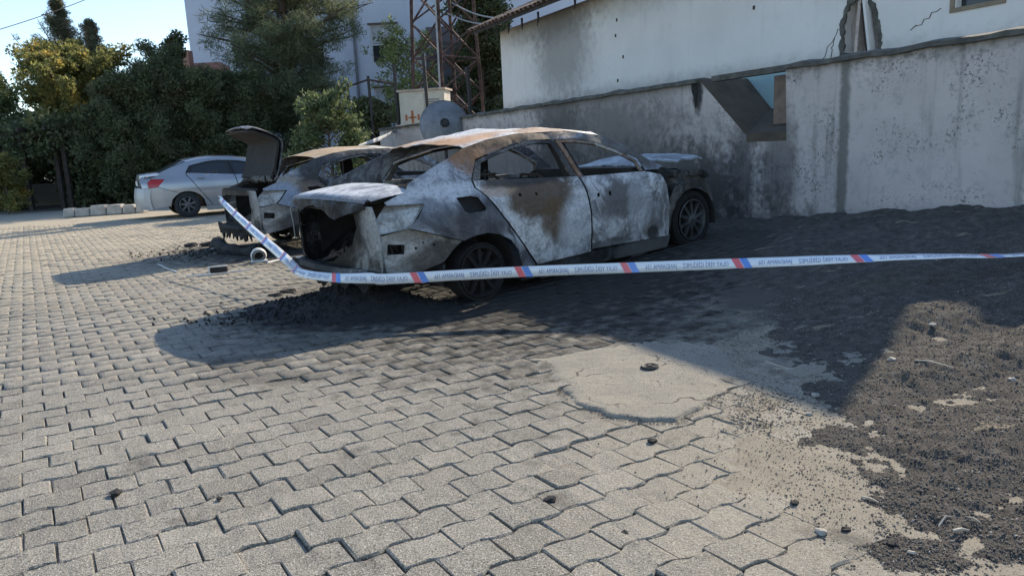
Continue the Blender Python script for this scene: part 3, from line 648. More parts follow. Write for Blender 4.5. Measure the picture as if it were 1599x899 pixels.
def car_shell(root, m, wf, warp=.004, kx=1., intact=False, seed=0.):
    """side panels on both flanks. m: dict of materials"""
    def mp(side, inset):
        def f(x, z):
            y = wf(x, z)-inset+warp*(nz(x*kx+seed, z, side, 3.)+.6*nz(x+seed, z, side+4, 8.))
            return (x*kx, side*y, z)
        return f
    for side in (-1, 1):
        fl = side > 0
        q = surf('quarter_panel', QUARTER, mp(side, 0), m['quarter'], root, [] if (intact or side > 0) else [FUEL], .055, fl)
        dr = surf('rear_door', RDOOR, mp(side, .002), m['rdoor'], root, [] if intact else [[(.50, .905), (.53, .905), (.53, .88), (.50, .88)], [(.675, .89), (.70, .89), (.70, .87), (.675, .87)]] if side < 0 else [], .05, fl)
        surf('window_frame', RFRAME, mp(side, .006), m['frame'], dr, (), .05, fl, .02)
        df = surf('front_door', FDOOR, mp(side, .002), m['fdoor'], root, [] if intact or side > 0 else [[(1.395, .80), (1.43, .80), (1.43, .765), (1.395, .765)], [(1.545, .80), (1.575, .80), (1.575, .76), (1.545, .76)]], .05, fl)
        surf('window_frame', FFRAME, mp(side, .006), m['bframe'], df, (), .05, fl, .02)
        # pillar and inner skin behind the shut lines
        surf('inner_skin', [(-.62, .46), (-.3, .62), (.5, .62), (.62, .24), (2.42, .22), (2.40, .86), (1.3, .93), (.15, 1.0), (-.5, 1.0), (-.62, .9)], mp(side, .06), m['inner'], root, [], .12, fl, .01)
        surf('centre_pillar', [(1.18, .3), (1.42, .3), (1.36, .95), (1.26, 1.30), (1.11, 1.30), (1.17, .95)], mp(side, .05), m['inner'], root, (), .1, fl, .05)
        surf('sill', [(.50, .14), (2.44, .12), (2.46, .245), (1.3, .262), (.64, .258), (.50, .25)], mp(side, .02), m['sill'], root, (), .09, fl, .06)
        for xw in (.05, 2.84):
            MB().lathe([(side*.40, .35), (side*.83, .365)], 20, 'y', (xw*kx, 0, .31), -.15, math.pi+.15).build('arch_liner', m['inner'], root, True)
    def zr(x): return float(np.interp(x, *RAIL))
    def rmap(u, v):
        x = .13+u-.06*(1-v*v)*(1 if u < .3 else 0)*(1-u/.3 if u < .3 else 0)+.10*(1-v*v)*sstep(1.2, 1.56, u)
        zb = zr(.13+u); y = v*wf(.13+u, zb); cr = .055*(1-v*v)**.8 if abs(v) < 1 else 0
        return (x*kx, y, zb+cr+(warp*1.5*(nz(x+seed, y, 2, 3.)+nz(x, y, 8, 7.)) if abs(v) < .96 else 0))
    surf('roof', [(0, -1), (1.56, -1), (1.56, 1), (0, 1)], rmap, m['roof'], root, (), .08, False, .006)
    b = MB().box((.5*kx, -.76, .22), (2.45*kx, .76, .25)); b.build('floor_pan', m['inner'], root)
    MB().add([(2.36*kx, -.78, .955), (2.36*kx, .78, .955), (2.50*kx, .78, .92), (2.50*kx, -.78, .92), (2.40*kx, -.78, .25), (2.40*kx, .78, .25), (2.52*kx, .78, .25), (2.52*kx, -.78, .25)],
             [(0, 1, 2, 3), (0, 4, 5, 1), (3, 2, 6, 7), (0, 3, 7, 4), (1, 5, 6, 2)]).build('firewall', m['inner'], root)
    MB().add([(-.47*kx, -.70, 1.075), (.02*kx, -.72, 1.02), (.02*kx, .72, 1.02), (-.47*kx, .70, 1.075), (-.47*kx, -.70, 1.05), (.02*kx, -.72, .99), (.02*kx, .72, .99), (-.47*kx, .70, 1.05)],
             [(0, 1, 2, 3), (7, 6, 5, 4), (0, 4, 5, 1), (1, 5, 6, 2), (3, 2, 6, 7), (0, 3, 7, 4)]).build('parcel_shelf', m['inner'], root)
    MB().bar((2.1*kx, -.74, .9), (2.1*kx, .74, .9), .16, .14).build('dash_beam', m['inner'], root)

def seats(root, mat, kx=1., pad=0.):
    for y in (-.36, .36):
        st = empty('seat', (1.25*kx, y, .25)); st.parent = root
        b = MB().bar((0, -.2, .22), (.45, -.2, .26), .03).bar((0, .2, .22), (.45, .2, .26), .03)
        for k in range(6): b.bar((.04+.08*k, -.2, .24), (.04+.08*k, .2, .24), .012)
        b.build('seat_frame', mat, st)
        b = MB().tube([(-.02, -.22, .22), (-.18, -.21, .70), (-.2, -.12, .76), (-.2, .12, .76), (-.18, .21, .70), (-.02, .22, .22)], .016, 6)
        for k in range(7): t = k/7+.08; b.bar((-.02-.16*t, -.21, .22+.48*t), (-.02-.16*t, .21, .22+.48*t), .010)
        b.build('backrest_frame', mat, st)
    st = empty('rear_bench', (.2*kx, 0, .25)); st.parent = root
    b = MB()
    for k in range(9): b.bar((0, -.62+.155*k, .2), (-.12, -.62+.155*k, .72), .014)
    b.bar((0, -.64, .2), (0, .64, .2), .025).bar((-.12, -.64, .72), (-.12, .64, .72), .025); b.build('backrest_frame', mat, st)

def lid_mesh_map(wave, kx, seed, crown=.03):
    # u along the profile from the rear glass to the bottom lip, v across
    pu = [0, .16, .34, .47, .52, .56, .64, .80]; px = [-.46, -.62, -.79, -.905, -.945, -.958, -.958, -.95]; pz = [1.085, 1.075, 1.062, 1.052, 1.035, .995, .93, .80]
    def f(u, v):
        x = interp(u, pu, px); z = interp(u, pu, pz); yw = interp(u, [0, .3, .5, .8], [.735, .735, .715, .62]); a = abs(v)
        z += crown*(1-v*v)-(.05*a**4 if u < .5 else .02*a**4); x += .10*a**3*sstep(.2, .5, u)
        if u > .56: x += .03*wave*nz(u, v, seed, 4); 
        if wave: z += .004*wave*nz(x, v, seed, 4)
        return (x*kx, v*yw, z)
    return f
def rear_panel(root, mat, kx, holes, name='rear_panel', zlo=.34, seed=0):
    def f(y, z):
        a = abs(y)/.8; return ((-.905+.11*a**3+.012*nz(y, z, seed, 6.))*kx, y, z)
    return surf(name, [(-.79, zlo+.02), (-.5, zlo), (.5, zlo), (.79, zlo+.02), (.79, .74), (.74, .96), (.52, .97), (-.52, .97), (-.74, .96), (-.79, .74)], f, mat, root, holes, .06, True, .012)
def bumper_beam(root, mat, kx):
    b = MB().tube([(-.86*kx, -.66, .44), (-.97*kx, -.4, .45), (-1.0*kx, 0, .45), (-.97*kx, .4, .45), (-.86*kx, .66, .44)], [.035, .045, .045, .045, .035], 6); b.build('bumper_beam', mat, root)

def front_end(root, mat, mat2, kx=1.):
    b = MB().bar((2.45*kx, -.66, .86), (3.28*kx, -.60, .80), .09, .07).bar((2.45*kx, .66, .86), (3.28*kx, .60, .80), .09, .07).bar((3.30*kx, -.66, .78), (3.30*kx, .66, .78), .07, .08)
    b.build('inner_wing_rail', mat, root, bevel=.01)
    b = MB().bar((3.36*kx, -.62, .48), (3.40*kx, 0, .5), .10, .1).bar((3.40*kx, 0, .5), (3.36*kx, .62, .48), .10, .1); b.build('crash_bar', mat, root)
    for s in (-1, 1):
        MB().lathe([(.45, .15), (.78, .14), (.86, .11), (.88, .05)], 16, 'z', (2.84*kx, s*.56, 0)).build('strut_tower', mat, root, True)
        surf('inner_wing', [(2.45, .35), (2.5, .62), (2.68, .72), (2.95, .74), (3.15, .64), (3.22, .45), (3.34, .45), (3.32, .80), (2.45, .86)], lambda x, z: (x*kx, s*.62+.012*nz(x, z, s, 5), z), mat, root, (), .08, s > 0, .01)
    b = MB().box((2.62*kx, -.34, .38), (3.12*kx, .30, .74)).box((2.7*kx, -.25, .74), (3.05*kx, .18, .82)).box((3.14*kx, -.5, .35), (3.2*kx, .5, .72)); b.build('engine_block', mat2, root, bevel=.03)

# --- the near wreck
BG = ((.055, .055, .06), (.20, .215, .245), (.50, .52, .55))
RUST = (.33, .155, .06); RUSTD = (.12, .078, .045); ASHW = (.64, .64, .64)
m1 = dict(
    quarter=burnt('scorched quarter steel', 1., ((.11, .11, .117), (.25, .257, .278), (.50, .508, .53)), (.30, .5, .7), [((.2, -.6, 1.36), .5, RUST, .85, (1.6, 1, 6)), ((.75, -.6, 1.40), 1, RUSTD, .85, (1.2, 1, 9)), ((-.25, -.75, .99), 1, ASHW, .75, (2.4, 2, 11)), ((.1, -.65, 1.25), 1, RUST, .6, (6, 2, 7)),
              ((.05, -.9, .72), 1, (.05, .05, .055), .8, (2.2, 1, 4.5)), ((1.9, -.7, 1.2), 1, (.11, .10, .085), .8, (1.6, 1, 4)), ((-.4, -.8, .85), 1, (.11, .115, .13), .7, (4, 1, 7))]),
    rdoor=burnt('scorched rear door steel', 2., ((.18, .175, .172), (.42, .41, .40), (.70, .685, .66)), (.32, .47, .62), [((.75, -.9, .85), 1, RUSTD, .95, (2.3, 1, 5.5)), ((.85, -.9, .66), 1, (.15, .095, .05), .85, (6, 1, 5.5)), ((.30, -.85, .96), 1, (.42, .27, .16), .7, (5, 1, 14)), ((.70, -.85, 1.02), 1, (.035, .03, .028), .85, (1.7, 1, 16)), ((1.1, -.9, .55), 1, ASHW, .5, (5, 1, 3.5))], scale=2.6),
    fdoor=burnt('scorched front door steel', 5., ((.20, .192, .187), (.40, .39, .385), (.64, .63, .61)), (.32, .47, .64), [((1.72, -.9, .68), 1, (.17, .155, .15), .9, (3.0, 1, 5.5)), ((2.1, -.9, .38), 1, (.20, .18, .17), .8, (7, 1, 10)), ((2.15, -.9, .32), 1, (.05, .045, .045), .9, (12, 1, 12)), ((1.55, -.88, .30), 1, (.12, .11, .10), .8, (3.5, 1, 16)), ((1.95, -.9, .62), 1, ASHW, .45, (6, 1, 3.5))], scale=3.),
    roof=burnt('rusted roof steel', 4., ((.22, .14, .085), (.47, .43, .39), (.66, .66, .65)), (.28, .45, .6), [((.3, -.35, 1.4), 1, (.50, .27, .12), .85, (2.2, 3.4, 1)), ((1.2, -.45, 1.4), 1, (.33, .20, .11), .8, (1.8, 4, 1)), ((.25, .1, 1.4), 1, (.55, .33, .17), .7, (7, 1.6, 1)), ((.7, .0, 1.4), 1, (.66, .68, .69), .7, (1.8, 2.6, 1)), ((1.7, -.4, 1.4), 1, (.68, .68, .66), .8, (3, 3, 1))], rough=.6),
    frame=burnt('charred frame', 6., ((.03, .028, .027), (.09, .08, .07), (.20, .18, .16))),
    bframe=burnt('rust brown frame', 7., ((.10, .08, .06), (.23, .17, .12), (.42, .38, .33)), blobs=[((1.2, -.7, 1.1), 1, (.26, .13, .065), .7, (5, 1, 3))]),
    sill=burnt('scorched shaded sill', 8., ((.018, .018, .018), (.04, .04, .04), (.09, .09, .09)), blobs=[((2.15, -.85, .2), 1, (.17, .17, .165), .8, (2.2, 1, 9))]), inner=M_SOOTIN)  # sill: shade below the doors put into the dark scorched colour
M_LID1 = burnt('ash white lid steel', 9., ((.17, .18, .20), (.42, .44, .47), (.60, .62, .64)), (.25, .42, .56), [((-.95, -.2, 1.0), 1, (.15, .165, .20), .9, (3, .9, 18)), ((-.95, .1, .85), 1, (.022, .022, .025), 1., (2, .8, 7.5))])
M_LIDF = burnt('blackened lid face', 15., ((.012, .012, .013), (.03, .031, .035), (.10, .11, .13)), (.36, .55, .75))
M_TAIL1 = burnt('bare lamp pocket', 10., ((.10, .095, .085), (.30, .30, .28), (.50, .51, .50)), (.3, .45, .6), [((-.6, -.83, .94), 1, (.17, .13, .09), .6, (4, 1, 25))])
M_BRK1 = burnt('bare bumper pocket', 11., ((.09, .085, .08), (.27, .265, .25), (.43, .43, .41)), (.28, .46, .66), [((-.35, -.87, .5), 1, (.06, .055, .05), .8, (4, 1, 7)), ((-.55, -.86, .72), 1, (.20, .16, .11), .5, (4, 1, 14))])
M_RP1 = burnt('charred rear panel', 12., ((.05, .048, .045), (.22, .215, .205), (.40, .40, .39)), (.28, .5, .7), [((-.9, .45, .65), 1, (.010, .0095, .009), 1., (1, .98, .6), .25), ((-.9, -.25, .80), 1, (.012, .011, .011), 1., (2, 2.6, 3.0), .35)])
M_HOOD1 = burnt('scorched bonnet steel', 13., ((.14, .15, .16), (.30, .34, .37), (.46, .51, .54)))
M_FRONT1 = burnt('charred front steel', 14., ((.02, .02, .019), (.07, .066, .058), (.17, .16, .145)))

def place(root, x, y, z, yaw, sl): root.matrix_world = Matrix.Translation((x, y, z)) @ Matrix.Rotation(yaw, 4, 'Z') @ Matrix.Rotation(-math.atan(sl), 4, 'Y')
wf1 = width_fn()
c1 = empty('burned_car'); place(c1, -.795, 6.71, -.055, math.radians(37.3), .049)
tag(c1, 'burned-out sedan with ash-white boot lid and rust-stained rear door, nearest the camera', 'car', 'burned-out cars by the wall')
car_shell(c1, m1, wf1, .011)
def side_map(side, inset, sd=0.): return lambda x, z: (x, side*(wf1(x, z)-inset+.005*nz(x+sd, z, side, 7)), z)
for s in (-1, 1):
    surf('tail_lamp_pocket', TAIL, side_map(s, .045), M_TAIL1 if s < 0 else M_LIDF, c1, (), .05, s > 0, .008)
    o = surf('bumper_pocket', BRACK, side_map(s, .03, 2.), M_BRK1 if s < 0 else M_LIDF, c1, [BHOLE, [(-.54, .615), (-.52, .615), (-.52, .595), (-.54, .595)], [(-.38, .615), (-.36, .615), (-.36, .598), (-.38, .598)], [(-.47, .645), (-.455, .645), (-.455, .63), (-.47, .63)]], .05, s > 0, .008)
    # flanges that step down from the outer skin to the pockets
    b = MB()
    for lp in ([(-.57, .765), (-.40, .935)], [(-.40, .935), (-.70, .955)], [(-.11, .60), (-.36, .69)], [(-.36, .69), (-.57, .765)], [(-.57, .765), (-.80, .75)]):
        (x0, z0), (x1, z1) = lp; P = [side_map(s, .0)(x0, z0), side_map(s, .0)(x1, z1), side_map(s, .06)(x1, z1), side_map(s, .06)(x0, z0)]
        b.add(P, [(0, 1, 2, 3)])
    b.build('pocket_flange', M_BRK1 if s < 0 else M_LIDF, c1)
lid1 = surf('boot_lid', [(0, -1), (.25, -1), (.5, -1), (.548, -1), (.548, 1), (.5, 1), (.25, 1), (0, 1)], lid_mesh_map(.35, 1., 1., .012), M_LID1, c1, (), .03, True, .006)
surf('lid_face', [(.552, -1), (.60, -1), (.645, -.85), (.70, -.62), (.735, -.5), (.70, -.36), (.65, -.2), (.60, .0), (.62, .25), (.66, .5), (.62, .8), (.60, 1), (.552, 1)], lid_mesh_map(1., 1., 1., .012), M_LIDF, lid1, (), .045, True, .006)
surf('lid_inner_frame', [(.05, -.9), (.5, -.92), (.60, -.8), (.60, .8), (.5, .92), (.05, .9)], lambda u, v: tuple(Vector(lid_mesh_map(0., 1., 1.)(u, v))+Vector((.04, 0, -.045))), M_SOOTIN, c1, (), .1, True, .01)
MB().tube([(-.93, .52, 1.0), (-.965, .52, .92), (-.955, .53, .80), (-.96, .525, .66)], [.006, .009, .006, .004], 5).build('hanging_strip', plain('pale burnt strip', (.25, .25, .24), .7), lid1)
rear_panel(c1, M_RP1, 1., [[(-.46, .66), (-.30, .58), (-.1, .50), (.2, .46), (.55, .46), (.70, .52), (.70, .90), (.4, .93), (-.2, .93), (-.53, .90), (-.55, .80)]], seed=1)
MB().box((-.78, -.6, .40), (-.15, .6, .43)).box((-.15, -.62, .43), (-.12, .62, 1.0)).build('boot_floor', M_SOOTIN, c1)
b = MB()
for k in range(26):
    x = random.uniform(-.75, -.3); y = random.uniform(-.5, .5); r = random.uniform(.03, .1); b.tube([(x, y, .43), (x+random.uniform(-.1, .1), y+random.uniform(-.2, .2), .45+r), (x+random.uniform(-.15, .15), y+random.uniform(-.3, .3), .44)], [.03, r*.35, .02], 5)
b.build('charred_boot_contents', M_SPRING, c1)
bumper_beam(c1, M_RP1, 1.)
def rags(root, seed, z0, mat, lo=.05, hi=.2):
    g = random.Random(seed); low = [(-.8+1.6*k/34, z0-g.uniform(lo, hi)*(.5+.5*abs(nz(k*.37, seed)))-.03*g.random()) for k in range(35)]
    surf('melted_bumper_rags', low+[(.8, z0+.03), (-.8, z0+.03)], lambda y, z: (-.90-.09*(1-(y/.85)**2)+.045*nz(y, z, seed, 5)+.02*nz(y, z, seed, 16)-.2*(z0-z)*nz(y, 0, seed, 3), y, z+.012*nz(y, seed, 0, 9)), mat, root, (), .035, True, .02)
rags(c1, 4, .43, M_ASH)
for s in (-1, 1):
    surf('wing_edge', [(2.40, .30), (2.455, .30), (2.47, .45), (2.55, .58), (2.68, .665), (2.84, .69), (3.0, .665), (3.12, .59), (3.19, .48), (3.24, .50), (3.17, .64), (3.06, .735), (2.88, .775), (2.70, .76), (2.52, .72), (2.44, .62), (2.41, .45)], side_map(s, .03, 3.), M_FRONT1, c1, (), .04, s > 0, .012)
seats(c1, M_SPRING)
front_end(c1, M_FRONT1, M_SOOTIN)
def hood_map(u, v):
    z = interp(u, [0, .25, .5, .8, .9], [.965, .99, 1.03, 1.02, .985])-.05*abs(v)**3+.012*nz(u, v, 3, 4); return (2.42+u, v*interp(u, [0, .9], [.70, .62]), z)
surf('bonnet', [(0, -1), (.12, -1), (.12, -.55), (.34, -.62), (.38, -1), (.86, -1.), (.9, -.5), (.88, .5), (.84, 1), (0, 1)], hood_map, M_HOOD1, c1, (), .07, False, .018)
for (x, r_, bo) in ((.05, .265, True), (2.84, .315, False)):
    for s in (-1, 1):
        near = x > 1 and s < 0
        wheel(c1, x, s*(.77 if x < 1 else .72), .31 if x < 1 else .345, s, M_CHARTYRE, M_RIM2 if near else M_RIM1 if x > 1 else M_CHARTYRE, r_, .215, 10, bo)
MB().lathe([(-.012, .16), (0, .172), (.012, .16), (0, .148), (-.012, .16)], 24, 'x', (1.72, .36, .82)).build('steering_wheel', M_SOOTIN, c1, True)
MB().tube([(.26, -.74, 1.06), (.24, -.74, 1.10), (.27, -.74, 1.125), (.31, -.74, 1.11), (.31, -.74, 1.07)], .008, 6).build('belt_loop', M_SOOTIN, c1)

def catm(P, n=10):
    out = []; P = [np.array(p, float) for p in P]
    for i in range(len(P)-1):
        a = P[max(i-1, 0)]; b = P[i]; c = P[i+1]; d = P[min(i+2, len(P)-1)]
        for k in range(n): t = k/n; out.append(.5*((2*b)+(-a+c)*t+(2*a-5*b+4*c-d)*t*t+(-a+3*b-3*c+d)*t**3))
    return out+[P[-1]]
# --- the far wreck, boot lid standing open
m2 = dict(
    quarter=burnt('mottled quarter steel', 21., ((.07, .068, .066), (.22, .22, .225), (.44, .45, .47)), (.30, .5, .7), [((-.35, -.75, 1.0), 1, (.40, .34, .27), .7, (3, 1, 8)), ((-.5, -.85, .85), 1, (.28, .34, .44), .7, (3.5, 1, 5)), ((.1, -.8, .9), 1, (.15, .09, .05), .75, (3, 1, 4)), ((.3, -.7, 1.2), 1, (.04, .04, .04), .85, (1.6, 1, 4)), ((1.2, -.6, 1.39), 1, (.05, .05, .048), .8, (.8, 1, 14))]),
    rdoor=burnt('sooted door steel', 22., ((.03, .03, .03), (.11, .11, .11), (.26, .26, .27))), fdoor=burnt('sooted front door steel', 23., ((.03, .03, .03), (.11, .11, .11), (.26, .26, .27))),
    roof=burnt('ochre roof steel', 24., ((.28, .22, .15), (.48, .44, .38), (.60, .57, .52)), (.28, .45, .62), [((.4, -.3, 1.4), 1, (.50, .33, .16), .75, (1.8, 2.5, 1)), ((1.0, .2, 1.4), 1, (.50, .37, .22), .6, (2, 2, 1))], rough=.65),
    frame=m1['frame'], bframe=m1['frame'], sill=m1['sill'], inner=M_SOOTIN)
M_LID2 = burnt('scorched lid steel', 25., ((.05, .05, .05), (.18, .18, .185), (.38, .38, .39)), (.32, .5, .7))
c2 = empty('burned_car'); place(c2, -3.16, 11.1, -.075, math.radians(37.), .035)
tag(c2, 'burned-out sedan with its boot lid standing open, parked beyond the near wreck', 'car', 'burned-out cars by the wall')
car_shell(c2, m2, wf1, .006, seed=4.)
for s in (-1, 1):
    surf('tail_lamp_pocket', TAIL, side_map(s, .045, 5), M_TAIL1, c2, (), .05, s > 0, .008)
    surf('bumper_pocket', BRACK, side_map(s, .03, 7.), M_BRK1, c2, [BHOLE], .06, s > 0, .008)
rear_panel(c2, M_RP1, 1., [[(-.54, .50), (.54, .50), (.60, .66), (.60, .90), (-.60, .90), (-.60, .66)]], seed=3)
MB().box((-.82, -.66, .955), (-.74, .66, .985)).build('boot_sill', M_SOOTIN, c2)
MB().box((-.78, -.6, .38), (-.15, .6, .41)).box((-.15, -.62, .41), (-.12, .62, 1.0)).build('boot_floor', M_SOOTIN, c2)
bumper_beam(c2, M_ASH, 1.)
rags(c2, 9, .46, M_ASH, .12, .34)
for z_, dx, r_ in ((.15, -.06, .085),):
    MB().tube([(-.88-.12*(1-(y/.9)**2)+dx+.03*nz(y, z_, 0, 4), y, z_+.02*nz(y, z_, 5, 3)) for y in np.linspace(-.86, .86, 26)], [r_*(1+.7*nz(y, z_, 7, 4)) for y in np.linspace(-.86, .86, 26)], 9).build('slumped_bumper', M_ASH, c2, True)
LU = [0, .2, .51, .65, .83, .98, 1.07]; LX = [0, .09, .165, .09, -.06, -.20, -.28]; LZ = [0, .18, .49, .61, .71, .765, .74]
lx_ = np.array(catm(list(zip(LU, LX, LZ))))
def open_lid(u, v, off=0.):
    a = abs(v); y = v*interp(u, [0, .5, 1.07], [.68, .68, .58]); x = float(np.interp(u, lx_[:, 0], lx_[:, 1])); z = float(np.interp(u, lx_[:, 0], lx_[:, 2]))
    t = sstep(.35, .95, u); nx_, nz_ = -(1-t)*.95-.3*t, -t
    x += nx_*off-.05*a**3*(1-t); z += nz_*off-.05*a**3*t+.008*nz(u, v, 5, 5)
    return (-.44+x, y, 1.075+z)
ld2 = surf('boot_lid', [(0, -1), (.5, -1), (.95, -1), (1.07, -.8), (1.07, .8), (.95, 1), (.5, 1), (0, 1)], open_lid, M_LID2, c2, (), .05, True, .012)
surf('lid_inner_frame', [(.03, -.93), (.5, -.93), (.93, -.92), (1.04, -.75), (1.04, .75), (.93, .92), (.5, .93), (.03, .93)], lambda u, v: open_lid(u, v, .05), M_SOOTIN, ld2, (), .05, True, .03)
for s in (-1, 1):
    MB().tube([(-.40, s*.66, 1.02), (-.46, s*.66, 1.10), (-.47, s*.655, 1.25)], .018, 6).build('lid_hinge', M_SOOTIN, c2)
b = MB()
for k in range(16):
    y = random.uniform(-.62, .1); b.tube([(-.5+random.uniform(-.06, .06), y, 1.06), (-.52, y+.06, 1.09+random.uniform(0, .03)), (-.49, y+.12, 1.06)], [.015, .025, .012], 5)
b.build('ash_clumps', plain('pale ash', (.16, .15, .135), .9, 0, .4, 15), c2)
seats(c2, M_SPRING)
front_end(c2, M_FRONT1, M_SOOTIN)
surf('bonnet', [(0, -1), (.86, -1.), (.9, 0), (.86, 1), (0, 1)], lambda u, v: (2.42+u, v*interp(u, [0, .9], [.70, .62]), interp(u, [0, .9], [.95, .84])-.04*abs(v)**3), M_HOOD1, c2, (), .1, False, .018)
for x in (.05, 2.84):
    for s in (-1, 1): wheel(c2, x, s*.77, .32 if x < 1 else .36, s, M_CHARTYRE, M_RIM1, .285, .215, 8, True)

# --- the silver saloon
M_SILVER = Nd('silver paint'); M_SILVER.p.inputs['Coat Weight'].default_value = .6; M_SILVER.p.inputs['Coat Roughness'].default_value = .06
cc = M_SILVER.coord('Object'); M_SILVER = M_SILVER.fin(M_SILVER.ramp(M_SILVER.noise(cc, 2, 3), [(.3, (.33, .345, .37)), (.7, (.38, .395, .42))]), .28, .5)
M_BUMP = plain('dusty silver bumper', (.40, .405, .41), .4, .3, .08, 4)
M_TRIM = plain('black trim', (.02, .02, .022), .5, 0, .2)
M_REDL = plain('red lamp lens', (.42, .02, .02), .15, 0, .15, 8, spec=.6)
M_CLRL = plain('clear lamp lens', (.62, .62, .62), .12, 0, .1, 8, spec=.6)
M_TYRE = plain('black tyre', (.025, .025, .027), .85, 0, .3, 8)
M_STEEL = plain('dark steel wheel', (.12, .12, .125), .45, .5, .3, 8)
M_PLATE = plain('plate white', (.7, .7, .68), .5, 0, .05)
KX = .96; wf3 = width_fn(.955)
c3 = empty('silver_car'); place(c3, -8.15, 18.55, 0., math.radians(30), 0.)
tag(c3, 'silver four-door sedan parked behind the wrecks near the dark hedge', 'car')
m3 = dict(quarter=M_SILVER, rdoor=M_SILVER, fdoor=M_SILVER, roof=M_SILVER, frame=M_TRIM, bframe=M_TRIM, sill=M_BUMP, inner=M_TRIM)
car_shell(c3, m3, wf3, 0., KX, True)
def s3(side, inset): return lambda x, z: (x*KX, side*(wf3(x, z)-inset), z)
for s in (-1, 1):
    surf('tail_lamp', TAIL, s3(s, .004), M_REDL, c3, (), .05, s > 0, .02)
    surf('rear_corner', [(-.72, .985), (-.705, .955), (-.805, .86), (-.795, .745), (-.92, .74), (-.95, .85), (-.93, 1.0), (-.80, 1.02)], lambda x, z: (x*KX, s*(wf3(max(x, -.8), z)-.005-.35*max(0, -.80-x)**1.2-.06*max(0, z-.9)), z), M_SILVER, c3, (), .04, s > 0, .01)
    surf('bumper_side', [(-.575, .755), (-.36, .68), (-.115, .592), (-.2, .54), (-.29, .455), (-.33, .30), (-.86, .245), (-.88, .5), (-.83, .735)], s3(s, .002), M_BUMP, c3, (), .05, s > 0, .02)
    surf('rear_window_glass', [(.20, 1.05), (.25, 1.19), (.40, 1.235), (.63, 1.285), (.89, 1.305), (1.08, 1.29), (1.17, .985)], s3(s, .018), M_GLASSD, c3, (), .1, s > 0, .006)
    surf('front_window_glass', [(1.28, .965), (1.19, 1.29), (1.37, 1.28), (1.58, 1.235), (1.79, 1.155), (2.03, 1.03), (2.06, .94)], s3(s, .018), M_GLASSD, c3, (), .1, s > 0, .006)
    surf('fender', [(2.42, .25), (2.50, .3), (2.52, .45), (2.62, .58), (2.78, .64), (2.95, .64), (3.1, .57), (3.2, .45), (3.42, .5), (3.38, .74), (2.9, .86), (2.38, .93), (2.31, .89), (2.37, .77), (2.40, .61)], s3(s, 0), M_SILVER, c3, (), .06, s > 0)
    for x, z in ((.34, .93), (1.40, .89)):
        MB().tube([(x*KX, s*(wf3(x, z)+.005), z), ((x+.03)*KX, s*(wf3(x, z)+.035), z), ((x+.15)*KX, s*(wf3(x+.18, z)+.035), z-.005), ((x+.18)*KX, s*(wf3(x+.18, z)+.005), z-.005)], .012, 6).build('door_handle', M_SILVER, c3, True)
    MB().lathe([(0, .001), (.03, .07), (.12, .09), (.16, .06), (.17, .001)], 16, 'x', (1.98*KX, s*.92, 1.0)).build('wing_mirror', M_SILVER, c3, True)
    surf('rub_strip', [(.42, .575), (1.29, .575), (1.29, .61), (.40, .61)], s3(s, -.010), M_BUMP, c3, (), .2, s > 0, .012)
    for x in (.05, 2.84): wheel(c3, x*KX, s*.74, .305, s, M_TYRE, M_STEEL, .305, .19, 7)
surf('boot_lid', [(0, -1), (.5, -1), (.78, -1), (.78, 1), (.5, 1), (0, 1)], lid_mesh_map(0., KX, 0.), M_SILVER, c3, (), .06, True, .006)
rear_panel(c3, M_SILVER, KX, [])
def bump_map(sgn, x0, k=1.):
    def f(t, z):           # t runs round the corner, -1..1
        a = abs(t); y = math.copysign(interp(a, [0, .4, .7, .85, 1], [0, .52, .80, .86, .87]), t); x = interp(a, [0, .4, .7, .85, 1], [0, .03, .16, .36, .72])
        return (x0+sgn*x, y*.955, z)
    return f
bp = surf('rear_bumper', [(-.80, .24), (.80, .24), (.80, .73), (.4, .75), (-.4, .75), (-.80, .73)], lambda t, z: tuple(Vector(bump_map(1, -1.0)(t, z))+Vector((-.04*math.sin((z-.22)/.5*math.pi), 0, 0))), M_BUMP, c3, (), .07, True, .02)
surf('front_bumper', [(-1, .25), (.0, .2), (1, .25), (1, .55), (.8, .62), (0, .64), (-.8, .62), (-1, .55)], bump_map(-1, 3.45), M_BUMP, c3, (), .08, False, .02)
surf('bonnet', [(0, -1), (.95, -1.), (1.0, 0), (.95, 1), (0, 1)], lambda u, v: ((2.38+u)*KX, v*interp(u, [0, 1], [.75, .62]), interp(u, [0, .6, 1], [.955, .87, .72])+.04*(1-v*v)), M_SILVER, c3, (), .1, False, .01)
for s in (-1, 1): surf('head_lamp', [(s*.45, .62), (s*.74, .66), (s*.74, .76), (s*.48, .75)], lambda y, z: (3.36*KX-.35*(abs(y)-.4)**1.5, y, z), M_CLRL, c3, (), .1, s < 0, .02)
surf('rear_glass', [(0, -1), (1, -1), (1, 1), (0, 1)], lambda u, v: ((.12-.58*u)*KX-.04*(1-v*v), v*interp(u, [0, 1], [.585, .66]), interp(u, [0, 1], [1.335, 1.09])+.04*(1-v*v)), M_GLASSD, c3, (), .15, False, .006)
surf('windscreen', [(0, -1), (1, -1), (1, 1), (0, 1)], lambda u, v: ((1.69+.68*u)*KX+.06*(1-v*v), v*interp(u, [0, 1], [.59, .74]), interp(u, [0, 1], [1.315, .95])+.05*(1-v*v)), M_GLASSD, c3, (), .15, True, .006)
surf('number_plate', [(-.26, .80), (.26, .80), (.26, .91), (-.26, .91)], lambda y, z: (-.985*KX, y, z), M_PLATE, c3, (), .2, True, .008)
MB().tube([(.25*KX, 0, 1.41), (-.02*KX, 0, 1.56), (-.28*KX, 0, 1.74)], [.006, .005, .003], 5).build('aerial', M_TRIM, c3)

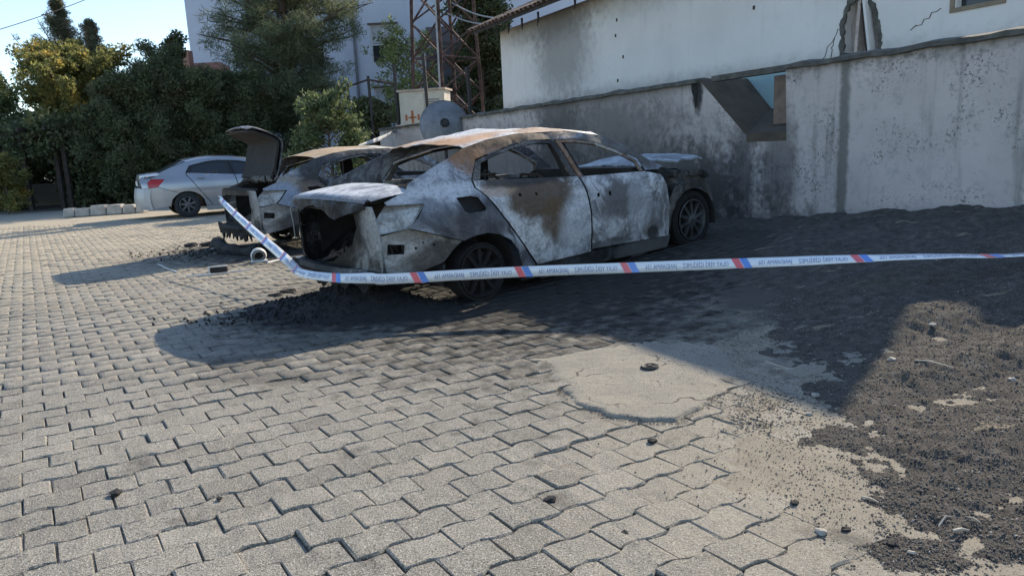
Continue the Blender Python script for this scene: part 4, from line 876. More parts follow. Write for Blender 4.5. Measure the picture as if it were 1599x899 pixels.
# ------------------------------------------------------------------ barrier tape
M_TAPE = Nd('white film'); t_ = M_TAPE
t_.p.inputs['Transmission Weight'].default_value = 0.; M_TAPE = t_.fin((.80, .81, .82), .16, 0, .5)
M_TRED = plain('tape red print', (.74, .15, .17), .3, 0, .1, 9); M_TBLU = plain('tape blue print', (.14, .28, .66), .3, 0, .1, 9); M_TINK = plain('tape ink', (.16, .22, .40), .35, 0, .1, 9)
def catmull(P, n=14):
    out = []; P = [np.array(p, float) for p in P]
    for i in range(len(P)-1):
        a = P[max(i-1, 0)]; b = P[i]; c = P[i+1]; d = P[min(i+2, len(P)-1)]
        for k in range(n):
            t = k/n; out.append(.5*((2*b)+(-a+c)*t+(2*a-5*b+4*c-d)*t*t+(-a+3*b-3*c+d)*t**3))
    return out+[P[-1]]
def text_mesh(body):
    cu = bpy.data.curves.new('t', 'FONT'); cu.body = body; cu.size = 1; cu.resolution_u = 2
    o = bpy.data.objects.new('t', cu); COL.objects.link(o); dg = bpy.context.evaluated_depsgraph_get(); e = o.evaluated_get(dg); me = e.to_mesh()
    V = np.array([v.co[:] for v in me.vertices]); F = [tuple(p.vertices) for p in me.polygons]
    e.to_mesh_clear(); bpy.data.objects.remove(o); bpy.data.curves.remove(cu); return V, F
TXA = text_mesh('OLAY YERİ GİRİLMEZ'); TXB = text_mesh('JANDARMA 156'); TGAP = 1.3
def tape(name, ctrl, label, width=.074, pitch=.78, first=0., near=(0, 0, CH)):
    """ctrl rows: x y z tilt(deg, 0 = upright) widthfactor"""
    C = catmull(ctrl); P = [Vector(c[:3]) for c in C]; U = [0]
    for a, b in zip(P, P[1:]): U.append(U[-1]+(b-a).length)
    X = np.array([p[:] for p in P]); TL = np.array([c[3] for c in C]); WF = np.array([c[4] for c in C])
    def fm(u, v, off=0.):
        p = Vector([float(np.interp(u, U, X[:, k])) for k in range(3)]); q = Vector([float(np.interp(min(u+.02, U[-1]), U, X[:, k])) for k in range(3)])
        p0 = Vector([float(np.interp(max(u-.02, 0), U, X[:, k])) for k in range(3)]); d = (q-p0).normalized()
        side = d.cross(Vector((0, 0, 1))).normalized()
        if side.dot(Vector(near)-p) < 0: side = -side
        up = side.cross(d); up = up if up.z > 0 else -up
        a = math.radians(float(np.interp(u, U, TL))+9*nz(u, 1, 0, 1.3)+5*nz(u, 3, 0, 4.)); upv = up*math.cos(a)+side*math.sin(a); nv = side*math.cos(a)-up*math.sin(a)
        wd = width*float(np.interp(u, U, WF))
        return p+upv*v*wd+nv*(off+.004*nz(u, 0, 2, 3.))
    root = empty(name, P[len(P)//2]); root.location = (0, 0, 0); tag(root, label, 'barrier tape')
    n = max(8, int(U[-1]/.03)); vs = [fm(U[-1]*i/n, v) for i in range(n+1) for v in (-.5, 0, .5)]
    fs = [(i*3+k, (i+1)*3+k, (i+1)*3+k+1, i*3+k+1) for i in range(n) for k in (0, 1)]
    o = MB().add(vs, fs).build('film', M_TAPE, root, True)
    s = o.modifiers.new('solid', 'SOLIDIFY'); s.thickness = .0006; s.offset = 0
    u0 = first
    while u0 < U[-1]-.1:
        for mt, a, nm in ((M_TRED, 0, 'red_bar'), (M_TBLU, .055, 'blue_bar')):
            b = MB(); k = 4; vs = []
            for j in range(k+1):
                v = -.5+j/k
                for i in range(3): vs.append(fm(min(U[-1], max(0, u0+a+.05*i/2-.035*v)), v*.99, .0022))
            b.add(vs, [(j*3+i, j*3+i+1, (j+1)*3+i+1, (j+1)*3+i) for j in range(k) for i in range(2)]).build(nm, mt, root)
        # lettering printed on the far face shows through in mirror image
        LA = TXA[0][:, 0].max(); LB = TXB[0][:, 0].max(); L = LA+TGAP+LB; sc = (pitch-.20)/L; hh = .46/.72
        e = u0-.035
        if e-L*sc > 0:
            for (V, F), x0 in ((TXA, 0), (TXB, LA+TGAP)):
                vs = [fm(e-(x+x0)*sc, (y*hh-.24), .0022) for x, y, _ in V]
                MB().add(vs, [f[::-1] for f in F]).build('lettering', M_TINK, root)
        u0 += pitch
    return root
TP = [(-3.86, 10.05, .80, -40, .6), (-3.78, 9.8, .765, -46, .9), (-2.95, 8.35, .53, -48, 1.15), (-2.2, 7.05, .345, -48, 1.2), (-1.93, 6.46, .325, -46, 1.1), (-1.73, 6.05, .315, -40, 1.), (-1.37, 5.70, .32, -25, 1.), (-1.06, 5.49, .338, 0, 1.1), (-.90, 5.42, .338, 2, 1.08), (0., 5.42, .345, 0, 1.08), (1.0, 5.25, .365, -6, 1.0), (2.0, 5.02, .395, -30, .95), (2.5, 4.9, .41, -55, .9), (2.9, 4.8, .42, -74, .9), (3.4, 4.66, .43, -78, .9), (5.42, 4.28, .56, -70, .9)]
tape('barrier_tape', TP, 'white barrier tape with red and blue bars stretched past the near wreck', first=.35)
def pix(px, py, Y):
    r = rx*((px-799.5)/1150)+dn*((py-449.5)/1150)+fwd; return Vector((0, 0, CH))+r*(Y/r.y)
a, b = pix(618, 203, 22.3), pix(560, 228, 15.)
tape('tape_scrap', [(*a, 30, .7), (*(a.lerp(b, .35)+Vector((0, 0, -.05))), 10, 1.), (*(a.lerp(b, .7)+Vector((0, 0, -.03))), -10, .8), (*b, 20, .5)], 'loose twisted strip of barrier tape hanging from the wall end behind the far wreck', .11, 9., 50.)

# ------------------------------------------------------------------ dish, cabinet, mast, fence
M_DISH = plain('weathered grey dish', (.19, .195, .205), .6, .3, .35, 5, .3, 40)
M_RUST = burnt('rusty steel', 31., ((.035, .022, .02), (.075, .043, .036), (.15, .09, .075)), rough=.8, metal=.2)
M_DPIPE = plain('dark fence pipe', (.04, .035, .033), .7, .2, .4, 8)
p = pix(694, 195, 17.2); ds = empty('satellite_dish', (p.x, p.y, terrain(p.x, p.y))); tag(ds, 'large grey satellite dish standing by the wall, seen from behind', 'satellite dish')
hz_ = p.z-terrain(p.x, p.y)
R = .555; prof = [(-.17+.17*(r/R)**2, r) for r in np.linspace(.002, R, 9)]
b = MB().lathe(prof, 40, 'y').lathe([(-.008, R), (.012, R+.012), (.014, R-.004), (0, R-.012)], 40, 'y'); o = b.build('reflector', M_DISH, ds, True); o.location = (0, 0, hz_); o.rotation_euler = (math.radians(-12), 0, math.radians(8))
o2 = MB().lathe([(-.20, .10), (-.20, .075), (-.165, .07), (-.165, .105), (-.20, .10)], 20, 'y').box((-.05, -.23, -.06), (.05, -.15, .05)).bar((-.13, -.15, .03), (.11, -.16, -.04), .02).build('mount_bracket', M_DPIPE, o)
MB().tube([(0, .0, -.3), (0, .0, hz_-.02)], .035, 8).build('pole', M_DPIPE, ds)
M_CAB = plain('cream sheet steel', (.52, .47, .38), .7, .0, .15, 4, .2, 30)
M_RSPOT = plain('rust bleed', (.36, .13, .05), .9, 0, .3, 12)
q = pix(627, 205, 23.6); cb = empty('electric_cabinet', (q.x, q.y, 1.15), math.radians(-12)); tag(cb, 'cream metal electrical cabinet with rust stains behind the wall', 'cabinet')
MB().box((-.0, 0, 0), (1.45, .7, 2.0)).build('case', M_CAB, cb, bevel=.01)
MB().box((-.06, -.06, 2.0), (1.51, .76, 2.06)).build('lid', plain('rusty cap', (.42, .33, .25), .8, 0, .3, 6), cb)
dd = MB().box((.04, -.02, .1), (.80, -.002, 1.9)).build('door', M_CAB, cb)
for x, z, w_, h_ in ((.20, 1.22, .07, .18), (.40, 1.12, .08, .62), (.60, 1.22, .07, .17), (.40, 1.22, .26, .05), (.36, .42, .10, .34), (.60, .42, .08, .32)):
    MB().box((x-w_/2, -.024, z-h_/2), (x+w_/2, -.0205, z+h_/2)).build('rust_stain', M_RSPOT, dd)
d2 = MB().box((.84, -.02, .1), (1.41, -.002, 1.9)).build('door', M_CAB, cb); MB().box((.92, -.026, 1.3), (1.3, -.0205, 1.75)).build('vent', plain('grey louvre', (.2, .2, .18), .7), d2)
for k in range(6): MB().bar((.93, -.03, 1.34+.07*k), (1.29, -.03, 1.34+.07*k), .02).build('slat', M_CAB, d2)

tw = empty('lattice_mast', (pix(702, 150, 27).x, 27, 0)); tag(tw, 'rusty brown steel lattice mast with cross bracing behind the wall', 'mast')
TH = 13.; tc = []
def leg_pt(k, z):
    a = math.radians((198, 262, 18, 82)[k] if True else 0); r = (1.28, 1.1, 1.22, 1.1)[k]*(1-.035*(z-3)); return Vector((math.cos(a)*r-.02, math.sin(a)*r, z))
for k in range(4): MB().bar(leg_pt(k, .5), leg_pt(k, TH), .15 if k == 1 else .11).build('leg', M_RUST, tw)
order = [0, 1, 2, 3]; zz = np.arange(2.2, TH, 1.15)
for i in range(4):
    k, l = order[i], order[(i+1) % 4]
    for j, z in enumerate(zz[:-1]):
        z2 = zz[j+1]
        MB().bar(leg_pt(k, z), leg_pt(l, z2), .05).build('brace', M_RUST, tw)
        MB().bar(leg_pt(l, z+.05), leg_pt(k, z2), .05).build('brace', M_RUST, tw)
        if j % 2 == 0: MB().bar(leg_pt(k, z), leg_pt(l, z), .05).build('rail', M_RUST, tw)
MB().tube([leg_pt(1, .5)+Vector((-.05, -.18, 0)), leg_pt(1, TH)+Vector((-.05, -.18, 0))], .035, 6).build('cable_duct', plain('grey conduit', (.3, .3, .3), .6), tw)
fc = empty('wire_fence', (0, 0, 0)); tag(fc, 'rusted pipe fence posts with top rail along the yard edge', 'fence')
fpts = []
for px, Y, zt in ((548, 29.5, 4.05), (581, 26.7, 4.0), (622, 23.9, 4.04), (668, 21.5, 3.98), (734, 18.9, 3.3)):
    g_ = pix(px, 200, Y); fpts.append((g_.x, g_.y, zt)); MB().tube([(g_.x, g_.y, 1.1), (g_.x+.03, g_.y, 2.6), (g_.x, g_.y, zt)], .05, 8).build('post', M_DPIPE, fc)
for i in (0, 1):
    a, b = fpts[i], fpts[i+1]; MB().tube([(a[0], a[1], a[2]-.12), (b[0], b[1], b[2]-.62+.5*(i == 0))], .035, 6).build('rail', M_RUST, fc)

# ------------------------------------------------------------------ apartment block
dm = Nd('blue-white render'); c0 = dm.coord('Object'); n1 = dm.noise(c0, .5, 5, .6); n2 = dm.noise(dm.coord('Object', (1.5, 1.5, .3)), 1.5, 5, .6)
c = dm.mix(dm.rng(n2, .5, .8, 0, .25), dm.ramp(n1, [(.3, (.52, .55, .63)), (.7, (.60, .63, .70))]), (.36, .38, .42)); M_APT = dm.fin(c, .9, 0, .2)
M_CURT = plain('pale curtain', (.45, .45, .47), .9, 0, .15, 9); M_WFR = plain('white window frame', (.62, .60, .57), .6, 0, .1)
M_AWN = plain('brown awning', (.11, .085, .075), .8, 0, .2, 3)
AY = 38.; ap = empty('apartment_block', (0, 0, 0)); tag(ap, 'tall pale blue-white apartment block rising behind the pine', 'building')
w0 = pix(577, 40, AY); w1 = pix(622, 95, AY); xl = pix(352, 43, AY).x; xr_ = 5.
WZ1, WZ0 = w0.z, w0.z-1.75
wins = [(w0.x, w1.x, WZ0, WZ1)]
for dx in (-3.6, -7.0): wins.append((w0.x+dx, w1.x+dx, WZ0, WZ1))
for k in (1,): wins += [(w0.x, w1.x, WZ0+3*k, WZ1+3*k), (w0.x, w1.x, WZ0-3*k, WZ1-3*k)]
aw = pix(665, 43, AY); aw1 = pix(785, 66, AY)
surf('wall', [(xl, 0), (xr_, 0), (xr_, 12.5), (xl, 12.5)], lambda x, z: (x, AY, z), M_APT, ap, [[(a, c_), (b_, c_), (b_, d_), (a, d_)] for a, b_, c_, d_ in wins], .9, thick=.25, smooth=False)
MB().box((xl, AY+.3, 0), (xl+.25, AY+9, 12.5)).build('side_wall', M_APT, ap); MB().box((xr_-.25, AY+.3, 0), (xr_, AY+9, 12.5)).build('side_wall', M_APT, ap); MB().box((xl, AY+9, 0), (xr_, AY+9.2, 12.5)).build('rear_wall', M_APT, ap)
MB().box((xl-.4, AY-.4, 12.55), (xr_+.4, AY+9.5, 12.8)).build('roof', M_TILE, ap)
MB().box((xl-.001, AY-.012, 0), (xl+.32, AY-.002, 12.4)).build('sunlit_edge', plain('sunlit edge tone', (.68, .68, .68), .8), ap)  # paler strip: sunlight on the corner put into the colour
for a, b_, c_, d_ in wins:
    wi = MB().box((a, AY+.10, c_), (b_, AY+.12, d_)).build('window', M_GLASSD, ap); t = .07
    m_ = (a+b_)/2; f = MB().box((a, AY+.04, c_), (a+t, AY+.10, d_)).box((b_-t, AY+.04, c_), (b_, AY+.10, d_)).box((m_-t/2, AY+.04, c_), (m_+t/2, AY+.10, d_)).box((a+t, AY+.05, d_-t), (m_-t/2, AY+.10, d_)).box((m_+t/2, AY+.05, d_-t), (b_-t, AY+.10, d_)).box((a+t, AY+.05, c_+.8), (m_-t/2, AY+.10, c_+.87)).box((m_+t/2, AY+.05, c_+.8), (b_-t, AY+.10, c_+.87)); f.build('frame', M_WFR, wi)
    MB().box((a+t, AY+.085, c_+.9), (m_-t/2, AY+.098, d_-t)).build('pane', M_CURT, wi); MB().box((m_+t/2, AY+.085, c_+.9), (b_-t, AY+.098, d_-t)).build('pane', M_CURT, wi)
    MB().box((a-.1, AY-.06, d_+.01), (b_+.1, AY+.0, d_+.10)).build('lintel', M_AWN, wi)
MB().add([(aw.x, AY-.02, aw.z), (aw1.x, AY-.02, aw.z), (aw1.x, AY-1.1, aw1.z), (aw.x, AY-1.1, aw1.z), (aw.x, AY-.02, aw.z-.1), (aw1.x, AY-.02, aw.z-.1), (aw1.x, AY-1.1, aw1.z-.1), (aw.x, AY-1.1, aw1.z-.1)], [(0, 1, 2, 3), (7, 6, 5, 4), (3, 2, 6, 7), (0, 3, 7, 4), (1, 5, 6, 2)]).build('awning', M_AWN, ap)
MB().box((aw.x, AY-.9, 1.2), (aw1.x, AY-.02, aw1.z-.25)).build('porch_shade', plain('painted porch shade', (.09, .085, .09), .9), ap)  # solid dark block, porch shade put into its colour
dp0 = pix(548, 0, AY-.1); MB().tube([(dp0.x, AY-.08, .5), (dp0.x+.0, AY-.08, 12.4)], .07, 8).build('drain_pipe', plain('dull pipe', (.17, .17, .19), .7), ap)
ap2 = empty('rear_block', (0, 0, 0)); tag(ap2, 'plain pale block further back, left of the apartment building', 'building')
x0 = pix(288, 5, 46).x; x1 = xl-.2
surf('wall', [(x0, 0), (x1+3, 0), (x1+3, 14), (x0, 14)], lambda x, z: (x, 46, z), M_APT, ap2, (), 1.5, thick=.3, smooth=False)
MB().box((x0, 46.3, 0), (x0+.3, 54, 14)).build('side_wall', M_APT, ap2); MB().box((x0-.3, 45.6, 14.02), (x1+3, 54, 14.3)).build('roof', M_TILE, ap2)
# low roof with a chimney between the dark trees
lh = empty('low_house', (0, 0, 0)); tag(lh, 'low house with red roof and chimney glimpsed over the dark trees', 'house')
g_ = pix(264, 112, 40); MB().box((g_.x-2.2, 40, 0), (g_.x+3, 46, g_.z-.4)).build('wall', M_APT, lh)
rf2 = MB().add([(g_.x-2.6, 39.6, g_.z-.45), (g_.x+3.4, 39.6, g_.z-.45), (g_.x+1.6, 43, g_.z+.75), (g_.x-.8, 43, g_.z+.75), (g_.x-2.6, 46.4, g_.z-.45), (g_.x+3.4, 46.4, g_.z-.45)], [(0, 1, 2, 3), (5, 4, 3, 2), (0, 3, 4), (1, 5, 2)]).build('roof', plain('red tile', (.32, .13, .08), .9, 0, .3, 6), lh)
MB().box((g_.x-.1, 41.5, g_.z+.1), (g_.x+.5, 42.1, g_.z+1.25)).build('chimney', plain('brick chimney', (.36, .2, .14), .9, 0, .3, 10), rf2)
a, b = pix(-80, 70, 24), pix(330, -108, 37)
MB().tube([a.lerp(b, t)-Vector((0, 0, .5*math.sin(math.pi*t))) for t in np.linspace(0, 1, 20)], .014, 5).build('overhead_cable', M_DPIPE).name = 'overhead_cable'
tag(bpy.data.objects['overhead_cable'], 'thin dark overhead cable crossing the sky at the left', 'cable')
for n_, (p0, p1) in enumerate((((700, 22, 27), (782, 38, 21)), ((706, 5, 27), (790, 30, 21)))):
    a, b = pix(*p0), pix(*p1); o = MB().tube([a.lerp(b, t)-Vector((0, 0, .12*math.sin(math.pi*t))) for t in np.linspace(0, 1, 10)], .022, 5).build('stay_wire', plain('galvanised wire', (.45, .45, .45), .5, .5))
    tag(o, ('lower' if n_ == 0 else 'upper')+' grey stay wire from the lattice mast to the house eave', 'wire', 'stay wires')

# ------------------------------------------------------------------ vegetation
def leaf_mat(name, lo, hi, third=None, tr=.35):
    d = Nd(name); P = d.coord('Position'); r = d.new('ShaderNodeNewGeometry').outputs['Random Per Island']; n1 = d.noise(P, 1.2, 4, .6)
    c = d.ramp(r, [(0, lo), (.65, hi), (1, tuple(min(1, x*1.35) for x in hi))])
    if third: c = d.mix(d.rng(n1, .52, .66, 0, .85), c, third)
    d.fin(c, .6, 0, .3)
    t = d.new('ShaderNodeBsdfTranslucent'); d.put(t.inputs[0], c); m = d.new('ShaderNodeMixShader'); m.inputs[0].default_value = tr
    d.t.links.new(d.p.outputs[0], m.inputs[1]); d.t.links.new(t.outputs[0], m.inputs[2]); d.t.links.new(m.outputs[0], d.out.inputs[0])
    return d.m
M_PINE = leaf_mat('pine needles', (.08, .10, .06), (.19, .215, .12), None, .45)
M_DARKL = leaf_mat('dark evergreen leaves', (.048, .062, .032), (.12, .14, .066), (.10, .09, .045), .35)
M_CYP = leaf_mat('cypress sprays', (.075, .09, .055), (.19, .195, .115), (.28, .205, .125), .6)
M_YEL = leaf_mat('yellowing leaves', (.10, .12, .04), (.24, .23, .08), (.50, .36, .09), .6)
M_GRN = leaf_mat('bright leaves', (.11, .15, .05), (.27, .31, .12), None, .5)
M_MID = leaf_mat('mid green leaves', (.05, .075, .028), (.12, .15, .06), (.20, .16, .06), .35)
M_SHR = leaf_mat('shrub leaves', (.05, .075, .03), (.16, .19, .085), None, .4)
M_BARK = plain('grey brown bark', (.10, .075, .055), .95, 0, .4, 12, .8, 30)
def leafmesh(C, rad, per, size, asp, flat=.0, seed=1, droop=0.):
    """C clump centres (n,3), rad (n,), per leaves in each"""
    g = np.random.default_rng(seed); C = np.asarray(C, float); n = len(C)*per; rad = np.repeat(np.broadcast_to(rad, (len(C),)), per)[:, None]
    u = g.normal(size=(n, 3)); u /= np.linalg.norm(u, axis=1)[:, None]; p = np.repeat(C, per, 0)+u*rad*(g.random((n, 1))**.45)*np.array((1, 1, .85))
    a = g.normal(size=(n, 3))*.8+u*.9; a[:, 2] -= droop; a /= np.linalg.norm(a, axis=1)[:, None]; b = np.cross(a, g.normal(size=(n, 3))); b /= np.linalg.norm(b, axis=1)[:, None]
    s = size*g.uniform(.6, 1.35, (n, 1)); a = a*s; b = b*s*asp
    V = np.stack([p-a*.5, p+b*.5, p+a*.5, p-b*.5], 1).reshape(-1, 3); F = np.arange(4*n).reshape(-1, 4); return npmesh('crown', V, F)
def trunk(root, pts, r, mat=None):
    MB().tube(pts, r, 8).build('trunk', mat or M_BARK, root, True)
def bough_clumps(h0, h1, nb, lenf, seed, up=.15, steps=5, start=.35, jit=.18):
    g = random.Random(seed); C = []; B = []
    for k in range(nb):
        z = h0+(h1-h0)*(k+g.random())/nb; L = lenf((z-h0)/(h1-h0))*g.uniform(.7, 1.15); a = g.uniform(0, 6.283); e = Vector((math.cos(a)*L, math.sin(a)*L, L*up*g.uniform(.3, 1.6)))
        B.append((Vector((0, 0, z)), Vector((0, 0, z))+e))
        for j in range(steps):
            t = start+(1-start)*(j+g.random()*.6)/steps; C.append(Vector((0, 0, z))+e*t+Vector((g.gauss(0, jit), g.gauss(0, jit), g.gauss(0, jit*.8)))*(.4+L*.3))
    return C, B
def boughs(root, B, r):
    b = MB()
    for p, q in B: b.tube([p, p.lerp(q, .5)+Vector((0, 0, .04)), q], [r, r*.6, r*.2], 5, False)
    o = b.build('boughs', M_BARK, root, True); return o
def tree(name, label, cat, loc, h0, h1, nb, lenf, mat, rad, per, size, asp, seed, up=.15, steps=5, tr=.14, group=None, droop=0., start=.35, jit=.18):
    root = empty(name, loc); tag(root, label, cat, group)
    C, B = bough_clumps(h0, h1, nb, lenf, seed, up, steps, start, jit)
    link('crown', leafmesh([c[:] for c in C], rad, per, size, asp, seed=seed, droop=droop), mat, root)
    lean = Vector((.12*math.sin(seed), .1*math.cos(seed), 0))
    trunk(root, [(0, 0, -.1), tuple(lean*.5+Vector((0, 0, h1*.4))), (0, 0, h1*.93)], [tr, tr*.7, tr*.15]); boughs(root, B, tr*.3)
    return root
def gp(px, Y): q = pix(px, 300, Y); return (q.x, Y, 0)
tree('pine_tree', 'large grey-green pine with airy needle tufts before the apartment block', 'tree', gp(470, 30), 2.2, 11.5, 150, lambda t: 2.75*(1-.5*t)*(.55+.9*min(1, t*2.5)), M_PINE, .44, 125, .26, .085, 3, .3, 6, .2, start=.25)
tree('conifer_tree', 'tall slim conifer with thin browned top at the left', 'tree', gp(133, 31), 2., 7.9, 110, lambda t: 2.0*(1-t)+.06, M_CYP, .17, 48, .15, .13, 5, 1.1, 6, .15, jit=.12)
tree('conifer_tree', 'shorter conifer spire right of the tall browned one', 'tree', gp(178, 30.5), 1.6, 6.9, 90, lambda t: 1.7*(1-t)+.06, M_CYP, .17, 48, .15, .13, 6, 1.1, 6, .13, jit=.12)
tree('autumn_tree', 'bushy tree turning yellow and orange below the conifer spires', 'tree', gp(140, 28), 1.6, 5.3, 56, lambda t: 3.1*math.sqrt(max(.05, 1-t*t))*(.6+.5*t), M_YEL, .36, 150, .14, .5, 7, .5, 5, .16)
tree('leafy_tree', 'dull green tree at the far left edge of the frame', 'tree', gp(2, 33), 1.5, 5.4, 30, lambda t: 2.0*math.sqrt(max(.05, 1-t*t)), M_MID, .4, 130, .18, .5, 8, .3)
DE = [(232, 25.5, 3.9, 1.7, 'dark evergreen left of the silver sedan'), (272, 26.5, 4.9, 1.6, 'dark evergreen rising over the silver sedan boot'), (312, 26, 4.1, 1.6, 'dark evergreen rising over the silver sedan roof'), (352, 27, 3.9, 1.7, 'dark evergreen between the silver sedan and the pine'), (196, 26, 3.6, 1.7, 'dark evergreen behind the pale stone kerb'), (392, 27.5, 4.0, 1.7, 'dark evergreen behind the raised boot lid')]
for i, (px, Y, h, r, lb) in enumerate(DE):
    tree('evergreen_tree', lb, 'tree', gp(px, Y), .2, h, 58, lambda t, r=r: r*(1-.72*t)+.15, M_DARKL, .33, 210, .095, .42, 20+i, .65, 6, .12, 'dark evergreens behind the silver sedan', start=.2)
tree('cypress_tree', 'narrow dark cypress spire in front of the pale rear block', 'tree', gp(300, 29), .5, 5.9, 46, lambda t: .6*(1-.85*t)+.08, M_DARKL, .26, 120, .12, .45, 31, .9, 4, .1)
hd = empty('hedge_mass', (0, 0, 0)); g = random.Random(5); C = []
for k in range(330):
    px = g.uniform(-60, 420); Y = g.uniform(28.5, 31); q = pix(px, 300, Y); C.append((q.x, Y, g.uniform(.1, 2.9)))
link('crown', leafmesh(C, .55, 70, .19, .6, seed=44), M_DARKL, hd); trunk(hd, [(-9, 30, -.1), (-9, 30, 1.)], [.1, .05]); tag(hd, 'continuous dark hedge closing the yard behind the trees', 'hedge')
tree('leafy_shrub', 'leafy shrub with pale catching leaves behind the far wreck roof', 'shrub', gp(520, 19.5), .6, 2.75, 40, lambda t: 1.05*math.sqrt(max(.1, 1-t*t*.8)), M_SHR, .22, 46, .125, .42, 51, .6, 4, .05)
tree('young_tree', 'light green young tree in front of the apartment window', 'tree', (pix(652, 300, 30).x, 30, .6), 1.6, 5.0, 46, lambda t: 1.75*math.sqrt(max(.1, 1-t*t*.7)), M_GRN, .24, 30, .14, .4, 53, .55, 4, .07)
tree('shade_tree', 'dark leafy tree between the lattice mast and the white house', 'tree', (pix(765, 300, 33).x, 33, 1.), 1., 7.4, 60, lambda t: 1.5*math.sqrt(max(.1, 1-t*t*.8)), M_DARKL, .4, 120, .17, .5, 55, .4, 5, .12)
tree('climbing_shrub', 'dark low shrub under the fence left of the cabinet', 'shrub', (pix(590, 300, 27.5).x, 27.5, 1.), .2, 2.1, 34, lambda t: 1.1*math.sqrt(max(.1, 1-t*t)), M_DARKL, .28, 80, .14, .5, 57, .4, 4, .06)
# shaded arbour at the far left: posts, beams and a mat of creeper
ar = empty('garden_arbour', (0, 0, 0)); tag(ar, 'dark creeper-covered arbour with a lit opening at the far left', 'arbour')
for px in (8, 46, 97, 110):
    q = gp(px, 25); MB().bar(q, (q[0], q[1], 2.6), .14).build('post', M_WOOD, ar)
qa, qb = gp(-30, 25), gp(140, 25); MB().bar((qa[0], 25, 2.45), (qb[0], 25, 2.45), .14, .18).build('beam', M_WOOD, ar)
for px in (20, 60, 100): q = gp(px, 25); MB().bar((q[0], 24.4, 2.62), (q[0], 27.5, 2.62), .09, .12).build('rafter', M_WOOD, ar)
C = []
for k in range(240):
    px = g.uniform(-50, 215); Y = g.uniform(24.6, 27.4); q = pix(px, 300, Y); C.append((q.x, Y, g.uniform(1.75, 3.) if (40 < px < 102) else g.uniform(.15, 3.)))
link('creeper', leafmesh(C, .42, 85, .15, .6, seed=60), M_DARKL, ar)
tree('garden_bush', 'low sunlit bush at the left frame edge beside the arbour', 'shrub', gp(8, 23.3), .1, 1.7, 26, lambda t: .8*math.sqrt(max(.1, 1-t*t)), M_YEL, .2, 60, .10, .5, 63, .4, 4, .04)
fb = empty('garden_wall', (0, 0, 0)); q0, q1 = gp(-20, 30), gp(190, 30); tag(fb, 'low dull garden wall seen through the arbour opening', 'wall'); MB().box((q0[0], 27.9, 0), (q1[0], 28.1, .8)).build('wall', plain('dull stucco', (.22, .2, .17), .9), fb)  # evenly dull wall colour
# pale stone kerb
kb = empty('stone_kerb', (0, 0, 0)); tag(kb, 'low kerb of pale rough stones before the dark hedge', 'kerb'); M_STN = plain('pale rough stone', (.40, .37, .32), .9, 0, .35, 6, .7, 20)
k0, k1 = pix(98, 341, 20), pix(208, 334, 20); k0 = Vector((k0.x, 20., 0)); k1 = Vector((k1.x, 20.6, 0)); t = 0
while t < 1:
    l = random.uniform(.08, .22); a = k0.lerp(k1, t); b_ = k0.lerp(k1, min(1, t+l-.004)); h = random.uniform(.22, .29)
    o = MB().add([a, b_, b_+Vector((0, .3, 0)), a+Vector((0, .3, 0)), a+Vector((.02, .03, h)), b_+Vector((-.02, .02, h*.95)), b_+Vector((-.03, .27, h)), a+Vector((.02, .28, h*.97))], [(0, 3, 2, 1), (4, 5, 6, 7), (0, 1, 5, 4), (1, 2, 6, 5), (2, 3, 7, 6), (3, 0, 4, 7)]).build('stone', M_STN, kb, bevel=.03); t += l

# ------------------------------------------------------------------ small things on the ground
o = MB().lathe([(.004, .052), (.014, .046), (.012, .036), (.004, .030), (.000, .052)], 26, 'z').bar((-.036, 0, .006), (.036, 0, .006), .014, .008).lathe([(0, .013), (.016, .012), (.016, .001)], 12, 'z').build('metal_ring', M_DPIPE, None, True); tz = patch_map(.745, 3.94)[2]
o.location = (.745, 3.94, tz); tag(o, 'small dark metal ring with a crossbar lying on the concrete patch', 'ring')
def ground_pt(px, py):
    r = rx*((px-799.5)/1150)+dn*((py-449.5)/1150)+fwd; z = 0
    for _ in range(6): P = Vector((0, 0, CH))+r*((z-CH)/r.z); z = terrain(P.x, P.y)
    return P
def lump(name, mat, r, seed, flat=.6):
    bm = bmesh.new(); bmesh.ops.create_icosphere(bm, subdivisions=2, radius=r)
    for v in bm.verts: v.co *= 1+.45*nz(*(v.co*(1.6/r)), s=1.)+seed*0; v.co.z *= flat
    for v in bm.verts: v.co.x *= 1.2+.1*math.sin(seed); v.co += Vector((nz(v.co.y*30, seed), nz(v.co.x*30, seed+3), 0))*r*.25
    me = bpy.data.meshes.new(name); bm.to_mesh(me); bm.free(); return link(name, me, mat)
M_PEB = plain('pale pebble', (.30, .28, .245), .8, 0, .2, 20)
